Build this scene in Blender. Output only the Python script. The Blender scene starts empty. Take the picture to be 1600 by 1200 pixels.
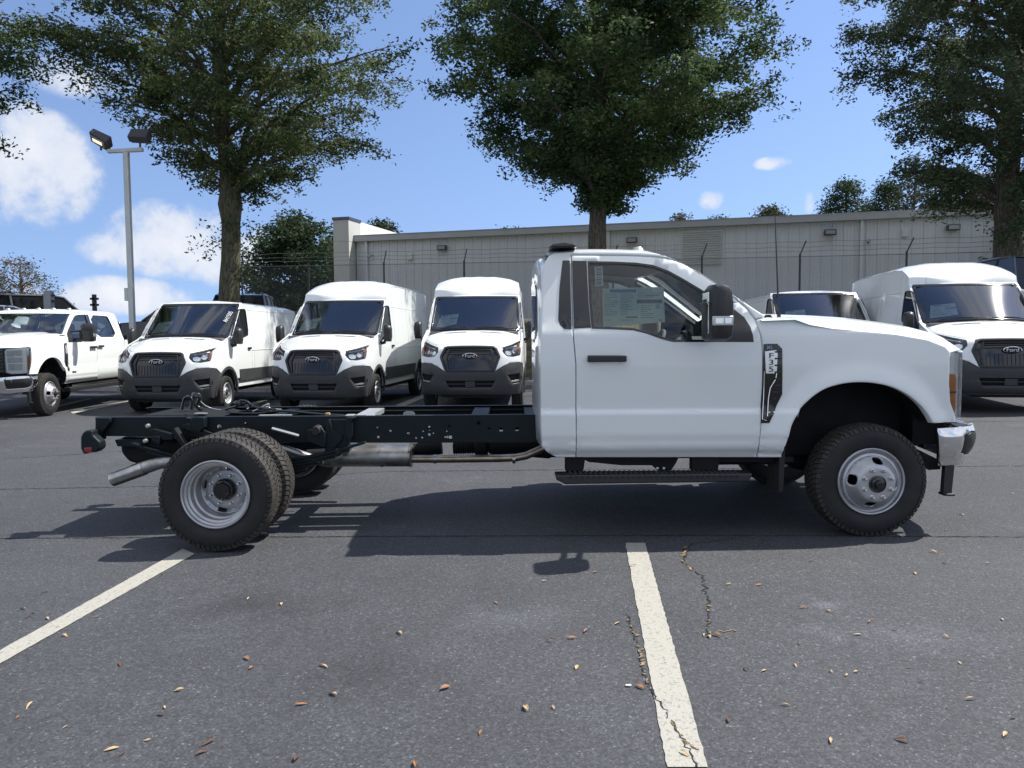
import bpy, bmesh, math, random
import numpy as np
from mathutils import Vector, Matrix
from mathutils.geometry import delaunay_2d_cdt
R = math.radians
random.seed(7); np.random.seed(7)
S = bpy.context.scene
COL = S.collection

# ------------------------------------------------------------------ camera, sky, sun, exposure
CAM_H, PITCH, ROLL = 1.375, R(3.58), R(0.35)
cd = bpy.data.cameras.new('camera'); cam = bpy.data.objects.new('camera', cd); COL.objects.link(cam)
cd.sensor_width = 36; cd.lens = 27.0; cd.clip_end = 6000; cd.clip_start = .05
cam.matrix_world = Matrix.Translation((0, 0, CAM_H)) @ Matrix.Rotation(R(90) - PITCH, 4, 'X') @ Matrix.Rotation(-ROLL, 4, 'Z')
S.camera = cam
SUN = Vector((1.34, .45, 2.0)).normalized()
sd = bpy.data.lights.new('sun', 'SUN'); sd.energy = 4.8; sd.angle = R(.53); sd.color = (1, .95, .87)
so = bpy.data.objects.new('sun', sd); COL.objects.link(so)
so.rotation_euler = SUN.to_track_quat('Z', 'Y').to_euler()
S.view_settings.view_transform = 'Standard'; S.view_settings.look = 'None'
S.view_settings.gamma = 1; S.view_settings.exposure = 0.6; S.view_settings.use_curve_mapping = False
S.cycles.max_bounces = 8; S.cycles.transparent_max_bounces = 16
S.cycles.caustics_reflective = False; S.cycles.caustics_refractive = False

def unp(px, py, Y):
    """photograph pixel (1600x1200) on the plane at distance Y -> world X, Z"""
    f = np.array([0, math.cos(PITCH), -math.sin(PITCH)]); r = np.array([1., 0, 0]); u = np.cross(r, f)
    c, s = math.cos(ROLL), math.sin(ROLL)
    r, u = c*r - s*u, c*u + s*r
    d = f + (px-800)/1200*r + (600-py)/1200*u
    k = Y/d[1]
    return d[0]*k, CAM_H + d[2]*k

w = bpy.data.worlds.new('World'); S.world = w; w.use_nodes = True
nt = w.node_tree; N = nt.nodes; L = nt.links; N.clear()
def nd(t, **k):
    n = N.new(t)
    for a, b in k.items(): setattr(n, a, b)
    return n
def mth(op, a, b=None, c=None):
    n = nd('ShaderNodeMath', operation=op)
    for i, v in enumerate((a, b, c)):
        if v is None: continue
        if isinstance(v, (int, float)): n.inputs[i].default_value = v
        else: L.new(v, n.inputs[i])
    return n.outputs[0]
out = nd('ShaderNodeOutputWorld'); bg = nd('ShaderNodeBackground'); bg.inputs[1].default_value = .127
sky = nd('ShaderNodeTexSky', sky_type='NISHITA'); sky.sun_disc = False
sky.sun_elevation = math.asin(SUN.z); sky.sun_rotation = math.atan2(SUN.x, SUN.y)
sky.altitude = 100; sky.air_density = 1.1; sky.dust_density = .25; sky.ozone_density = 3.0
tc = nd('ShaderNodeTexCoord')
# the look-up direction is lifted a little so the blue holds nearer the horizon
lf = nd('ShaderNodeVectorMath', operation='MULTIPLY_ADD'); L.new(tc.outputs['Generated'], lf.inputs[0]); lf.inputs[1].default_value = (1, 1, .78); lf.inputs[2].default_value = (0, 0, .19)
nl_ = nd('ShaderNodeVectorMath', operation='NORMALIZE'); L.new(lf.outputs[0], nl_.inputs[0]); L.new(nl_.outputs[0], sky.inputs[0])
tn = nd('ShaderNodeMix', data_type='RGBA', blend_type='MULTIPLY'); tn.inputs[0].default_value = 1; L.new(sky.outputs[0], tn.inputs[6]); tn.inputs[7].default_value = (.93, .89, .95, 1)
sx = nd('ShaderNodeSeparateXYZ'); L.new(tc.outputs['Generated'], sx.inputs[0])
az = mth('ARCTAN2', sx.outputs[0], sx.outputs[1]); el = mth('ARCSINE', sx.outputs[2])
nz = nd('ShaderNodeTexNoise'); nz.inputs['Scale'].default_value = 7; nz.inputs['Detail'].default_value = 8; nz.inputs['Roughness'].default_value = .62
L.new(tc.outputs['Generated'], nz.inputs['Vector'])
nlo = nd('ShaderNodeTexNoise'); nlo.inputs['Scale'].default_value = 2.3; nlo.inputs['Detail'].default_value = 9; nlo.inputs['Roughness'].default_value = .6
L.new(tc.outputs['Generated'], nlo.inputs['Vector'])
nfi = nd('ShaderNodeTexNoise'); nfi.inputs['Scale'].default_value = 24; nfi.inputs['Detail'].default_value = 6; nfi.inputs['Roughness'].default_value = .6
L.new(tc.outputs['Generated'], nfi.inputs['Vector'])
dens = None
# cumulus clouds: pixel centre, half sizes in pixels, strength
for (px, py, rx, ry, st) in [(40, 262, 140, 95, 1.15), (-70, 240, 120, 140, 1.2), (25, 205, 70, 55, .9), (280, 375, 130, 66, 1.05), (370, 400, 80, 60, 1.0), (205, 390, 90, 36, .8), (120, 250, 60, 30, .6),
                             (180, 462, 135, 34, 1.0), (60, 455, 90, 20, .5), (1113, 312, 26, 18, .78), (1207, 255, 34, 12, .72), (1263, 315, 12, 24, .6), (1560, 95, 40, 14, .35),
                             (120, 120, 110, 36, .42), (560, 130, 90, 60, .22)]:
    X, Z = unp(px, py, 1000); Z -= CAM_H
    a0 = math.atan2(X, 1000); e0 = math.atan2(Z, math.hypot(X, 1000))
    k = math.cos(a0)
    dx = mth('DIVIDE', mth('SUBTRACT', az, a0), rx/1200*k*k); dy = mth('DIVIDE', mth('SUBTRACT', el, e0), ry/1200*k)
    r2 = mth('ADD', mth('MULTIPLY', dx, dx), mth('MULTIPLY', dy, dy))
    m = mth('MULTIPLY', mth('MAXIMUM', mth('SUBTRACT', 1.15, r2), 0), st)
    dens = m if dens is None else mth('MAXIMUM', dens, m)
# broken cumulus over the rest of the sky, beside and behind the camera
side = mth('MULTIPLY', mth('SUBTRACT', mth('ABSOLUTE', az), .85), 3); side.node.use_clamp = True
gen = mth('MULTIPLY', mth('MULTIPLY', mth('SUBTRACT', nlo.outputs[0], .38), 7), side)
nn = mth('ADD', mth('MULTIPLY', mth('SUBTRACT', nz.outputs[0], .5), 3.4), mth('MULTIPLY', mth('SUBTRACT', nfi.outputs[0], .5), 1.7))
cov = mth('ADD', mth('MAXIMUM', dens, gen), mth('MULTIPLY', nn, mth('MINIMUM', mth('MULTIPLY', mth('MAXIMUM', dens, gen), 2.2), 1)))
mr = nd('ShaderNodeMapRange', interpolation_type='SMOOTHSTEP'); L.new(cov, mr.inputs[0]); mr.inputs[1].default_value = .20; mr.inputs[2].default_value = .95
sh = nd('ShaderNodeMapRange'); L.new(cov, sh.inputs[0]); sh.inputs[1].default_value = .7; sh.inputs[2].default_value = 1.6
ccol = nd('ShaderNodeMix', data_type='RGBA'); L.new(sh.outputs[0], ccol.inputs[0]); ccol.inputs[6].default_value = (3.9, 4.2, 4.8, 1); ccol.inputs[7].default_value = (5.1, 5.1, 5.25, 1)
low = mth('ADD', mth('MULTIPLY', nlo.outputs[0], .9), mth('MULTIPLY', nz.outputs[0], .5))
mx = nd('ShaderNodeMix', data_type='RGBA'); L.new(mth('MULTIPLY', mr.outputs[0], .88), mx.inputs[0]); L.new(tn.outputs[2], mx.inputs[6]); L.new(ccol.outputs[2], mx.inputs[7])
L.new(mx.outputs[2], bg.inputs[0]); L.new(bg.outputs[0], out.inputs[0])

# ------------------------------------------------------------------ materials
def mat(name, col, rough=.6, metal=0, coat=0, spec=.5, bump=None, var=None, **kw):
    """bump=(scale, strength, distance); var=(scale, amount) multiplies the colour by noise"""
    m = bpy.data.materials.new(name); m.use_nodes = True
    t = m.node_tree; b = t.nodes['Principled BSDF']
    b.inputs['Base Color'].default_value = (*col, 1); b.inputs['Roughness'].default_value = rough
    b.inputs['Metallic'].default_value = metal; b.inputs['Coat Weight'].default_value = coat; b.inputs['Coat Roughness'].default_value = .04
    b.inputs['Specular IOR Level'].default_value = spec
    g = t.nodes.new('ShaderNodeNewGeometry')
    tcn = t.nodes.new('ShaderNodeTexCoord')
    if var:
        n = t.nodes.new('ShaderNodeTexNoise'); n.inputs['Scale'].default_value = var[0]; n.inputs['Detail'].default_value = 6
        t.links.new(tcn.outputs['Object'], n.inputs['Vector'])
        r = t.nodes.new('ShaderNodeMapRange'); r.inputs[1].default_value = .3; r.inputs[2].default_value = .7
        r.inputs[3].default_value = 1-var[1]; r.inputs[4].default_value = 1+var[1]; t.links.new(n.outputs[0], r.inputs[0])
        mu = t.nodes.new('ShaderNodeVectorMath'); mu.operation = 'SCALE'; mu.inputs[0].default_value = col; t.links.new(r.outputs[0], mu.inputs['Scale'])
        t.links.new(mu.outputs[0], b.inputs['Base Color'])
    if bump:
        n = t.nodes.new('ShaderNodeTexNoise'); n.inputs['Scale'].default_value = bump[0]; n.inputs['Detail'].default_value = 4
        t.links.new(tcn.outputs['Object'], n.inputs['Vector'])
        bp = t.nodes.new('ShaderNodeBump'); bp.inputs['Strength'].default_value = bump[1]; bp.inputs['Distance'].default_value = bump[2]
        t.links.new(n.outputs[0], bp.inputs['Height']); t.links.new(bp.outputs[0], b.inputs['Normal'])
    for k, v in kw.items(): b.inputs[k].default_value = v
    return m
def glass(name, tint, refl=1.0, rough=.0):
    m = bpy.data.materials.new(name); m.use_nodes = True; t = m.node_tree; t.nodes.clear()
    o = t.nodes.new('ShaderNodeOutputMaterial'); a = t.nodes.new('ShaderNodeBsdfTransparent'); a.inputs[0].default_value = (*tint, 1)
    g = t.nodes.new('ShaderNodeBsdfGlossy'); g.inputs['Roughness'].default_value = rough; g.inputs[0].default_value = (.95, .97, 1, 1)
    f = t.nodes.new('ShaderNodeFresnel'); f.inputs[0].default_value = 1.6
    k = t.nodes.new('ShaderNodeMath'); k.operation = 'MULTIPLY'; k.inputs[1].default_value = refl; t.links.new(f.outputs[0], k.inputs[0])
    x = t.nodes.new('ShaderNodeMixShader'); t.links.new(k.outputs[0], x.inputs[0]); t.links.new(a.outputs[0], x.inputs[1]); t.links.new(g.outputs[0], x.inputs[2])
    t.links.new(x.outputs[0], o.inputs[0]); return m
M = {}
M['white'] = mat('white_paint', (.79, .825, .825), .32, coat=.8, var=(1.4, .015))
M['black_plastic'] = mat('black_plastic', (.022, .023, .025), .42, bump=(900, .15, .001))
M['gloss_black'] = mat('gloss_black', (.012, .012, .014), .12, coat=.4)
M['cladding'] = mat('grey_cladding', (.045, .047, .050), .5, bump=(700, .2, .001), var=(6, .12))
M['frame'] = mat('chassis_paint', (.004, .009, .012), .5, coat=0, spec=.3, var=(5, .3))
M['under'] = mat('underbody', (.007, .008, .009), .7, spec=.3, var=(8, .3))
M['rubber'] = mat('rubber', (.020, .020, .021), .62, spec=.35, bump=(260, .25, .001), var=(9, .25))
M['tread'] = mat('tread_rubber', (.034, .031, .028), .75, bump=(300, .3, .001), var=(30, .35))
M['silver'] = mat('silver_wheel', (.47, .48, .50), .38, .55, var=(12, .1))
M['steel'] = mat('bare_steel', (.42, .42, .41), .28, 1, var=(18, .25))
M['muffler'] = mat('muffler_steel', (.36, .355, .34), .42, .9, var=(14, .3), bump=(60, .15, .002))
M['rust'] = mat('heated_steel', (.40, .33, .25), .35, 1, var=(14, .25))
M['chrome'] = mat('chrome', (.82, .83, .84), .11, 1)
M['zinc'] = mat('zinc_bolt', (.55, .55, .53), .35, .9)
M['glass'] = glass('tinted_glass', (.86, .92, .90), 1.0)
M['glass_dark'] = glass('side_glass', (.22, .25, .26), 1.3)
M['glass_ws'] = glass('windshield_glass', (.84, .90, .90), 2.1, .05)
M['lens'] = glass('clear_lens', (.95, .96, .97), 1.0)
M['lamp_silver'] = mat('lamp_silver', (.86, .87, .88), .28, .4)
M['badge_blue'] = mat('badge_field', (.006, .010, .022), .6, spec=.2)
M['line_white'] = mat('white_letters', (.78, .78, .78), .4)
M['amber'] = mat('amber_lens', (.80, .23, .02), .2, coat=1)
M['red'] = mat('red_lens', (.25, .012, .012), .2, coat=1)
M['interior'] = mat('interior_grey', (.12, .125, .135), .8)
M['interior_light'] = mat('headliner', (.38, .38, .37), .9)
M['seat'] = mat('seat_cloth', (.10, .105, .12), .9, bump=(300, .3, .002))
def papermat(name, col, tr=.45):
    m = bpy.data.materials.new(name); m.use_nodes = True; t = m.node_tree; t.nodes.clear(); o = t.nodes.new('ShaderNodeOutputMaterial')
    d = t.nodes.new('ShaderNodeBsdfDiffuse'); d.inputs[0].default_value = (*col, 1); l = t.nodes.new('ShaderNodeBsdfTranslucent'); l.inputs[0].default_value = (*col, 1)
    x = t.nodes.new('ShaderNodeMixShader'); x.inputs[0].default_value = tr; t.links.new(d.outputs[0], x.inputs[1]); t.links.new(l.outputs[0], x.inputs[2]); t.links.new(x.outputs[0], o.inputs[0]); return m
M['paper'] = papermat('pale_green_paper', (.74, .90, .84), .5)
M['paper_white'] = papermat('white_paper', (.76, .78, .77), .3)
M['ink'] = mat('ink', (.10, .13, .17), .7)
M['ink_soft'] = mat('faint_ink', (.26, .36, .36), .7)
M['ink_blue'] = mat('blue_ink', (.08, .16, .32), .7)
M['marker'] = mat('white_marker', (.75, .78, .78), .6)
M['galv'] = mat('galvanised', (.33, .35, .36), .5, .35, var=(4, .12))
M['lamp_body'] = mat('lamp_housing', (.06, .06, .06), .5)
M['lamp_glass'] = mat('lamp_glass', (.30, .31, .32), .25)
M['lamp_lit'] = mat('lamp_lit', (.8, .7, .5), .4, **{'Emission Color': (1, .82, .5, 1), 'Emission Strength': .9})
M['pole'] = mat('painted_pole', (.50, .52, .52), .45, var=(2, .08))
M['concrete'] = mat('kerb_concrete', (.36, .35, .32), .9, bump=(60, .4, .01), var=(6, .2))
M['fascia'] = mat('roof_fascia', (.40, .42, .44), .5, .1, var=(1.5, .06))
M['siding'] = mat('metal_siding', (.59, .62, .65), .5, .1, var=(.6, .07))
M['pillar'] = mat('pillar_render', (.50, .50, .49), .8, var=(2, .05))
M['pillar_white'] = mat('parapet_white', (.72, .70, .64), .7, var=(1, .05))
M['louver'] = mat('louver', (.57, .58, .58), .6)
M['door_grey'] = mat('door_grey', (.56, .57, .58), .6)
M['darkhole'] = mat('dark_window', (.015, .017, .02), .15)
M['wire'] = mat('fence_wire', (.20, .21, .215), .5, .5)
M['post'] = mat('fence_post', (.05, .055, .06), .5, .3)
M['suv_grey'] = mat('grey_paint', (.20, .21, .23), .3, .3, coat=.7)
M['suv_dark'] = mat('dark_paint', (.02, .024, .03), .25, .2, coat=.8)
M['suv_silver'] = mat('silver_paint', (.42, .43, .45), .3, .3, coat=.7)
M['suv_blue'] = mat('slate_paint', (.055, .075, .10), .3, .2, coat=.7)

def bark(name, c1, c2):
    m = bpy.data.materials.new(name); m.use_nodes = True; t = m.node_tree; b = t.nodes['Principled BSDF']; b.inputs['Roughness'].default_value = .95
    tcn = t.nodes.new('ShaderNodeTexCoord'); mp = t.nodes.new('ShaderNodeMapping'); mp.inputs['Scale'].default_value = (9, 9, 2.2); t.links.new(tcn.outputs['Object'], mp.inputs[0])
    v = t.nodes.new('ShaderNodeTexNoise'); v.inputs['Scale'].default_value = 2; v.inputs['Detail'].default_value = 8; v.inputs['Roughness'].default_value = .7; t.links.new(mp.outputs[0], v.inputs[0])
    cr = t.nodes.new('ShaderNodeValToRGB'); cr.color_ramp.elements[0].position = .38; cr.color_ramp.elements[1].position = .64
    cr.color_ramp.elements[0].color = (*c1, 1); cr.color_ramp.elements[1].color = (*c2, 1); t.links.new(v.outputs[0], cr.inputs[0]); t.links.new(cr.outputs[0], b.inputs['Base Color'])
    bp = t.nodes.new('ShaderNodeBump'); bp.inputs['Strength'].default_value = 1; bp.inputs['Distance'].default_value = .06; t.links.new(v.outputs[0], bp.inputs['Height']); t.links.new(bp.outputs[0], b.inputs['Normal'])
    return m
M['bark'] = bark('bark', (.045, .036, .028), (.19, .165, .13))
M['bark_green'] = bark('mossy_bark', (.045, .042, .028), (.17, .16, .10))
def leafmat(name, c1, c2, tr=.3):
    m = bpy.data.materials.new(name); m.use_nodes = True; t = m.node_tree; t.nodes.clear()
    o = t.nodes.new('ShaderNodeOutputMaterial'); g = t.nodes.new('ShaderNodeNewGeometry')
    n = t.nodes.new('ShaderNodeTexNoise'); n.inputs['Scale'].default_value = .55; n.inputs['Detail'].default_value = 3; t.links.new(g.outputs['Position'], n.inputs[0])
    ad = t.nodes.new('ShaderNodeMath'); ad.operation = 'MULTIPLY_ADD'; ad.inputs[1].default_value = .55; t.links.new(g.outputs['Random Per Island'], ad.inputs[0])
    s2 = t.nodes.new('ShaderNodeMath'); s2.operation = 'MULTIPLY_ADD'; s2.inputs[1].default_value = 2.2; s2.inputs[2].default_value = -.95; t.links.new(n.outputs[0], s2.inputs[0]); t.links.new(s2.outputs[0], ad.inputs[2])
    cr = t.nodes.new('ShaderNodeMix'); cr.data_type = 'RGBA'; cr.inputs[6].default_value = (*c1, 1); cr.inputs[7].default_value = (*c2, 1); t.links.new(ad.outputs[0], cr.inputs[0])
    b = t.nodes.new('ShaderNodeBsdfPrincipled'); b.inputs['Roughness'].default_value = .6; b.inputs['Specular IOR Level'].default_value = .22; t.links.new(cr.outputs[2], b.inputs['Base Color'])
    tl = t.nodes.new('ShaderNodeBsdfTranslucent'); t.links.new(cr.outputs[2], tl.inputs[0])
    x = t.nodes.new('ShaderNodeMixShader'); x.inputs[0].default_value = tr+.12; t.links.new(b.outputs[0], x.inputs[1]); t.links.new(tl.outputs[0], x.inputs[2]); t.links.new(x.outputs[0], o.inputs[0])
    return m
M['leaf_olive'] = leafmat('olive_leaves', (.045, .078, .036), (.175, .21, .075))
M['leaf_green'] = leafmat('oak_leaves', (.034, .070, .034), (.14, .20, .065))
M['leaf_grey'] = leafmat('willow_oak_leaves', (.048, .082, .048), (.165, .20, .10))
M['leaf_dark'] = leafmat('dark_leaves', (.022, .045, .022), (.055, .085, .035))
M['leaf_pine'] = leafmat('pine_needles', (.035, .052, .028), (.12, .115, .055))
M['leaf_brown'] = leafmat('brownish_leaves', (.06, .07, .04), (.20, .14, .08))

SCUFFS = [(-.05, 3.75, .45, .22, 1.25), (1.62, 3.85, .13, .09, 1.7), (1.9, 3.4, .6, .25, 1.25), (-1.5, 4.0, .7, .3, .72), (3.4, 4.2, .9, .35, 1.35), (-2.6, 3.2, .8, .3, .78), (.9, 6.9, 1.4, .5, 1.25), (-.6, 3.1, .5, .3, .8)]
def asphalt():
    m = bpy.data.materials.new('asphalt'); m.use_nodes = True; t = m.node_tree; b = t.nodes['Principled BSDF']
    n_ = t.nodes.new; g = n_('ShaderNodeNewGeometry')
    def noise(sc, det=4, ro=.6, typ='ShaderNodeTexNoise'):
        q = n_(typ); q.inputs['Scale'].default_value = sc
        if typ == 'ShaderNodeTexNoise': q.inputs['Detail'].default_value = det; q.inputs['Roughness'].default_value = ro
        t.links.new(g.outputs['Position'], q.inputs['Vector']); return q
    def mr_(src, a, b_, c, d):
        q = n_('ShaderNodeMapRange'); t.links.new(src, q.inputs[0])
        for i, v in enumerate((a, b_, c, d)): q.inputs[i+1].default_value = v
        return q.outputs[0]
    def mul(a, b_):
        q = n_('ShaderNodeMath'); q.operation = 'MULTIPLY'; t.links.new(a, q.inputs[0])
        if isinstance(b_, (int, float)): q.inputs[1].default_value = b_
        else: t.links.new(b_, q.inputs[1])
        return q.outputs[0]
    big = mr_(noise(.25, 6, .6).outputs[0], .3, .7, .80, 1.18)
    mid = mr_(noise(2.1, 5, .7).outputs[0], .3, .7, .90, 1.10)
    v = noise(140, typ='ShaderNodeTexVoronoi')
    sp = n_('ShaderNodeSeparateXYZ'); t.links.new(v.outputs['Color'], sp.inputs[0])
    chip = mr_(sp.outputs[0], .25, 1, .76, 1.32)
    pale = mr_(sp.outputs[1], .94, 1.0, 1, 2.4)
    fine = mr_(noise(45, 3, .7).outputs[0], .3, .7, .74, 1.26)
    # pale scuffs with a shape of their own
    sc_ = mr_(noise(.9, 8, .75).outputs[0], .57, .78, 1.0, 1.6)
    # worn pale scuff marks at their own places on the lot
    wn = noise(3.2, 6, .75).outputs[0]
    for (cx, cy, rx, ry, am) in SCUFFS:
        d = n_('ShaderNodeVectorMath'); d.operation = 'SUBTRACT'; t.links.new(g.outputs['Position'], d.inputs[0]); d.inputs[1].default_value = (cx, cy, 0)
        e_ = n_('ShaderNodeVectorMath'); e_.operation = 'MULTIPLY'; t.links.new(d.outputs[0], e_.inputs[0]); e_.inputs[1].default_value = (1/rx, 1/ry, 0)
        l_ = n_('ShaderNodeVectorMath'); l_.operation = 'LENGTH'; t.links.new(e_.outputs[0], l_.inputs[0])
        a_ = n_('ShaderNodeMath'); a_.operation = 'MULTIPLY_ADD'; t.links.new(wn, a_.inputs[0]); a_.inputs[1].default_value = 2.4; t.links.new(l_.outputs['Value'], a_.inputs[2])
        sc_ = mul(sc_, mr_(a_.outputs[0], 1.35, 2.1, am, 1))
    tot = mul(mul(mul(mul(mul(big, mid), chip), fine), pale), sc_)
    vm = n_('ShaderNodeVectorMath'); vm.operation = 'SCALE'; vm.inputs[0].default_value = (.060, .063, .071); t.links.new(tot, vm.inputs['Scale'])
    t.links.new(vm.outputs[0], b.inputs['Base Color']); b.inputs['Roughness'].default_value = .78; b.inputs['Specular IOR Level'].default_value = .4
    bp = n_('ShaderNodeBump'); bp.inputs['Strength'].default_value = .9; bp.inputs['Distance'].default_value = .006
    ad = n_('ShaderNodeMath'); ad.operation = 'ADD'; t.links.new(sp.outputs[0], ad.inputs[0]); t.links.new(noise(60, 4, .7).outputs[0], ad.inputs[1])
    t.links.new(ad.outputs[0], bp.inputs['Height']); t.links.new(bp.outputs[0], b.inputs['Normal'])
    return m
M['asphalt'] = asphalt()
def linepaint():
    m = mat('line_paint', (.62, .60, .54), .8, bump=(110, .8, .004)); t = m.node_tree; b = t.nodes['Principled BSDF']
    g = t.nodes.new('ShaderNodeNewGeometry'); v = t.nodes.new('ShaderNodeTexNoise'); v.inputs['Scale'].default_value = 60; v.inputs['Detail'].default_value = 6; v.inputs['Roughness'].default_value = .75
    t.links.new(g.outputs['Position'], v.inputs[0]); cr = t.nodes.new('ShaderNodeValToRGB')
    e = cr.color_ramp.elements; e[0].position = .33; e[0].color = (.13, .13, .125, 1); e[1].position = .47; e[1].color = (.35, .34, .30, 1)
    t.links.new(v.outputs[0], cr.inputs[0]); t.links.new(cr.outputs[0], b.inputs['Base Color']); return m
M['line'] = linepaint()
M['crack'] = mat('crack_fill', (.012, .012, .013), .9)
M['crack_tan'] = mat('crack_debris', (.20, .15, .08), .95, var=(40, .5))
def bankmat():
    m = mat('leaf_litter', (.1, .08, .05), .95, bump=(9, 1, .08)); t = m.node_tree; b = t.nodes['Principled BSDF']
    g = t.nodes.new('ShaderNodeNewGeometry'); v = t.nodes.new('ShaderNodeTexNoise'); v.inputs['Scale'].default_value = 2.6; v.inputs['Detail'].default_value = 9; v.inputs['Roughness'].default_value = .75
    t.links.new(g.outputs['Position'], v.inputs[0]); cr = t.nodes.new('ShaderNodeValToRGB'); e = cr.color_ramp.elements
    e[0].position = .36; e[0].color = (.035, .028, .020, 1); e[1].position = .66; e[1].color = (.24, .17, .09, 1)
    x = cr.color_ramp.elements.new(.52); x.color = (.10, .085, .045, 1)
    t.links.new(v.outputs[0], cr.inputs[0]); t.links.new(cr.outputs[0], b.inputs['Base Color']); return m
M['bank'] = bankmat()
M['grass'] = mat('grass', (.05, .085, .03), .95, var=(1.5, .35), bump=(20, 1, .05))
M['dead_leaf'] = mat('dead_leaf', (.28, .13, .045), .7, var=(30, .4))
M['dead_leaf_pale'] = mat('pale_dead_leaf', (.46, .33, .17), .7, var=(30, .3))
M['dead_leaf_dark'] = mat('dark_dead_leaf', (.10, .045, .025), .7, var=(30, .3))

# ------------------------------------------------------------------ object helpers
def tag(o, label=None, cat=None, group=None, kind=None):
    if label: o['label'] = label
    if cat: o['category'] = cat
    if group: o['group'] = group
    if kind: o['kind'] = kind
    return o
def thing(name, label, cat, loc=(0, 0, 0), rz=0, group=None):
    o = bpy.data.objects.new(name, None); COL.objects.link(o); o.location = loc; o.rotation_euler = (0, 0, rz)
    return tag(o, label, cat, group)
def link(name, me, parent=None, mtx=None):
    o = bpy.data.objects.new(name, me); COL.objects.link(o)
    if parent is not None: o.parent = parent
    if mtx is not None: o.matrix_local = mtx
    return o
def copy_tree(o, parent=None):
    c = o.copy(); COL.objects.link(c); c.parent = parent
    for ch in [x for x in bpy.data.objects if x.parent == o]: copy_tree(ch, c)
    return c
def mesh_from(name, V, F, m, smooth=True, angle=32):
    me = bpy.data.meshes.new(name); me.from_pydata([tuple(v) for v in V], [], F); me.validate()
    if smooth:
        me.polygons.foreach_set('use_smooth', [True]*len(me.polygons)); me.set_sharp_from_angle(angle=R(angle))
    if m: me.materials.append(m)
    me.update(); return me
class MB:
    def __init__(s): s.V = []; s.F = []
    def add(s, V, F):
        b = len(s.V); s.V += [Vector(v) for v in V]; s.F += [tuple(i+b for i in f) for f in F]; return s
    def box(s, c, d, rot=None):
        x, y, z = d[0]/2, d[1]/2, d[2]/2; c = Vector(c)
        P = [Vector((a*x, b*y, e*z)) for a in (-1, 1) for b in (-1, 1) for e in (-1, 1)]
        if rot is not None: P = [rot @ p for p in P]
        return s.add([p+c for p in P], [(0, 1, 3, 2), (4, 6, 7, 5), (0, 4, 5, 1), (2, 3, 7, 6), (0, 2, 6, 4), (1, 5, 7, 3)])
    def b2(s, a, b):
        return s.box([(a[i]+b[i])/2 for i in range(3)], [abs(b[i]-a[i]) for i in range(3)])
    def tube(s, pts, rad, n=10, cap=True):
        pts = [Vector(p) for p in pts]
        if not hasattr(rad, '__len__'): rad = [rad]*len(pts)
        V = []; F = []; up = None
        for i, p in enumerate(pts):
            d = (pts[min(i+1, len(pts)-1)] - pts[max(i-1, 0)]).normalized()
            if up is None:
                up = Vector((0, 0, 1)) if abs(d.z) < .9 else Vector((1, 0, 0))
            a = d.cross(up).normalized(); up = a.cross(d).normalized()
            for k in range(n):
                t = 2*math.pi*k/n; V.append(p + (a*math.cos(t) + up*math.sin(t))*rad[i])
        for i in range(len(pts)-1):
            for k in range(n):
                F.append((i*n+k, i*n+(k+1) % n, (i+1)*n+(k+1) % n, (i+1)*n+k))
        if cap: F.append(tuple(range(n))[::-1]); F.append(tuple((len(pts)-1)*n+k for k in range(n)))
        return s.add(V, F)
    def lathe(s, prof, n=48, axis='y', c=(0, 0, 0), closed=False):
        V = []; F = []; c = Vector(c)
        for r, h in prof:
            for k in range(n):
                t = 2*math.pi*k/n; a, b = r*math.cos(t), r*math.sin(t)
                V.append(c + Vector({'y': (a, h, b), 'z': (a, b, h), 'x': (h, a, b)}[axis]))
        m = len(prof)
        for i in range(m if closed else m-1):
            j = (i+1) % m
            for k in range(n): F.append((i*n+k, i*n+(k+1) % n, j*n+(k+1) % n, j*n+k))
        return s.add(V, F)
    def prism(s, poly, a, b, plane='xz'):
        """2D outline swept between a and b along the missing axis"""
        n = len(poly); V = []
        for h in (a, b):
            for (u, v) in poly: V.append({'xz': (u, h, v), 'xy': (u, v, h), 'yz': (h, u, v)}[plane])
        F = [tuple(range(n)), tuple(range(2*n-1, n-1, -1))] + [(i, i+n, (i+1) % n+n, (i+1) % n) for i in range(n)]
        return s.add(V, F)
    def grid(s, fn, nu, nv):
        V = [fn(i/nu, j/nv) for i in range(nu+1) for j in range(nv+1)]
        F = [(i*(nv+1)+j, (i+1)*(nv+1)+j, (i+1)*(nv+1)+j+1, i*(nv+1)+j+1) for i in range(nu) for j in range(nv)]
        return s.add(V, F)
    def build(s, name, m, parent=None, bevel=0, smooth=True, angle=32, fix=True, seg=2):
        me = mesh_from(name, s.V, s.F, m, smooth, angle)
        if fix:
            bm = bmesh.new(); bm.from_mesh(me); bmesh.ops.recalc_face_normals(bm, faces=bm.faces); bm.to_mesh(me); bm.free()
            if smooth: me.set_sharp_from_angle(angle=R(angle))
        o = link(name, me, parent)
        if bevel:
            q = o.modifiers.new('bevel', 'BEVEL'); q.width = bevel; q.segments = seg; q.limit_method = 'ANGLE'; q.angle_limit = R(35)
        return o

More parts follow.
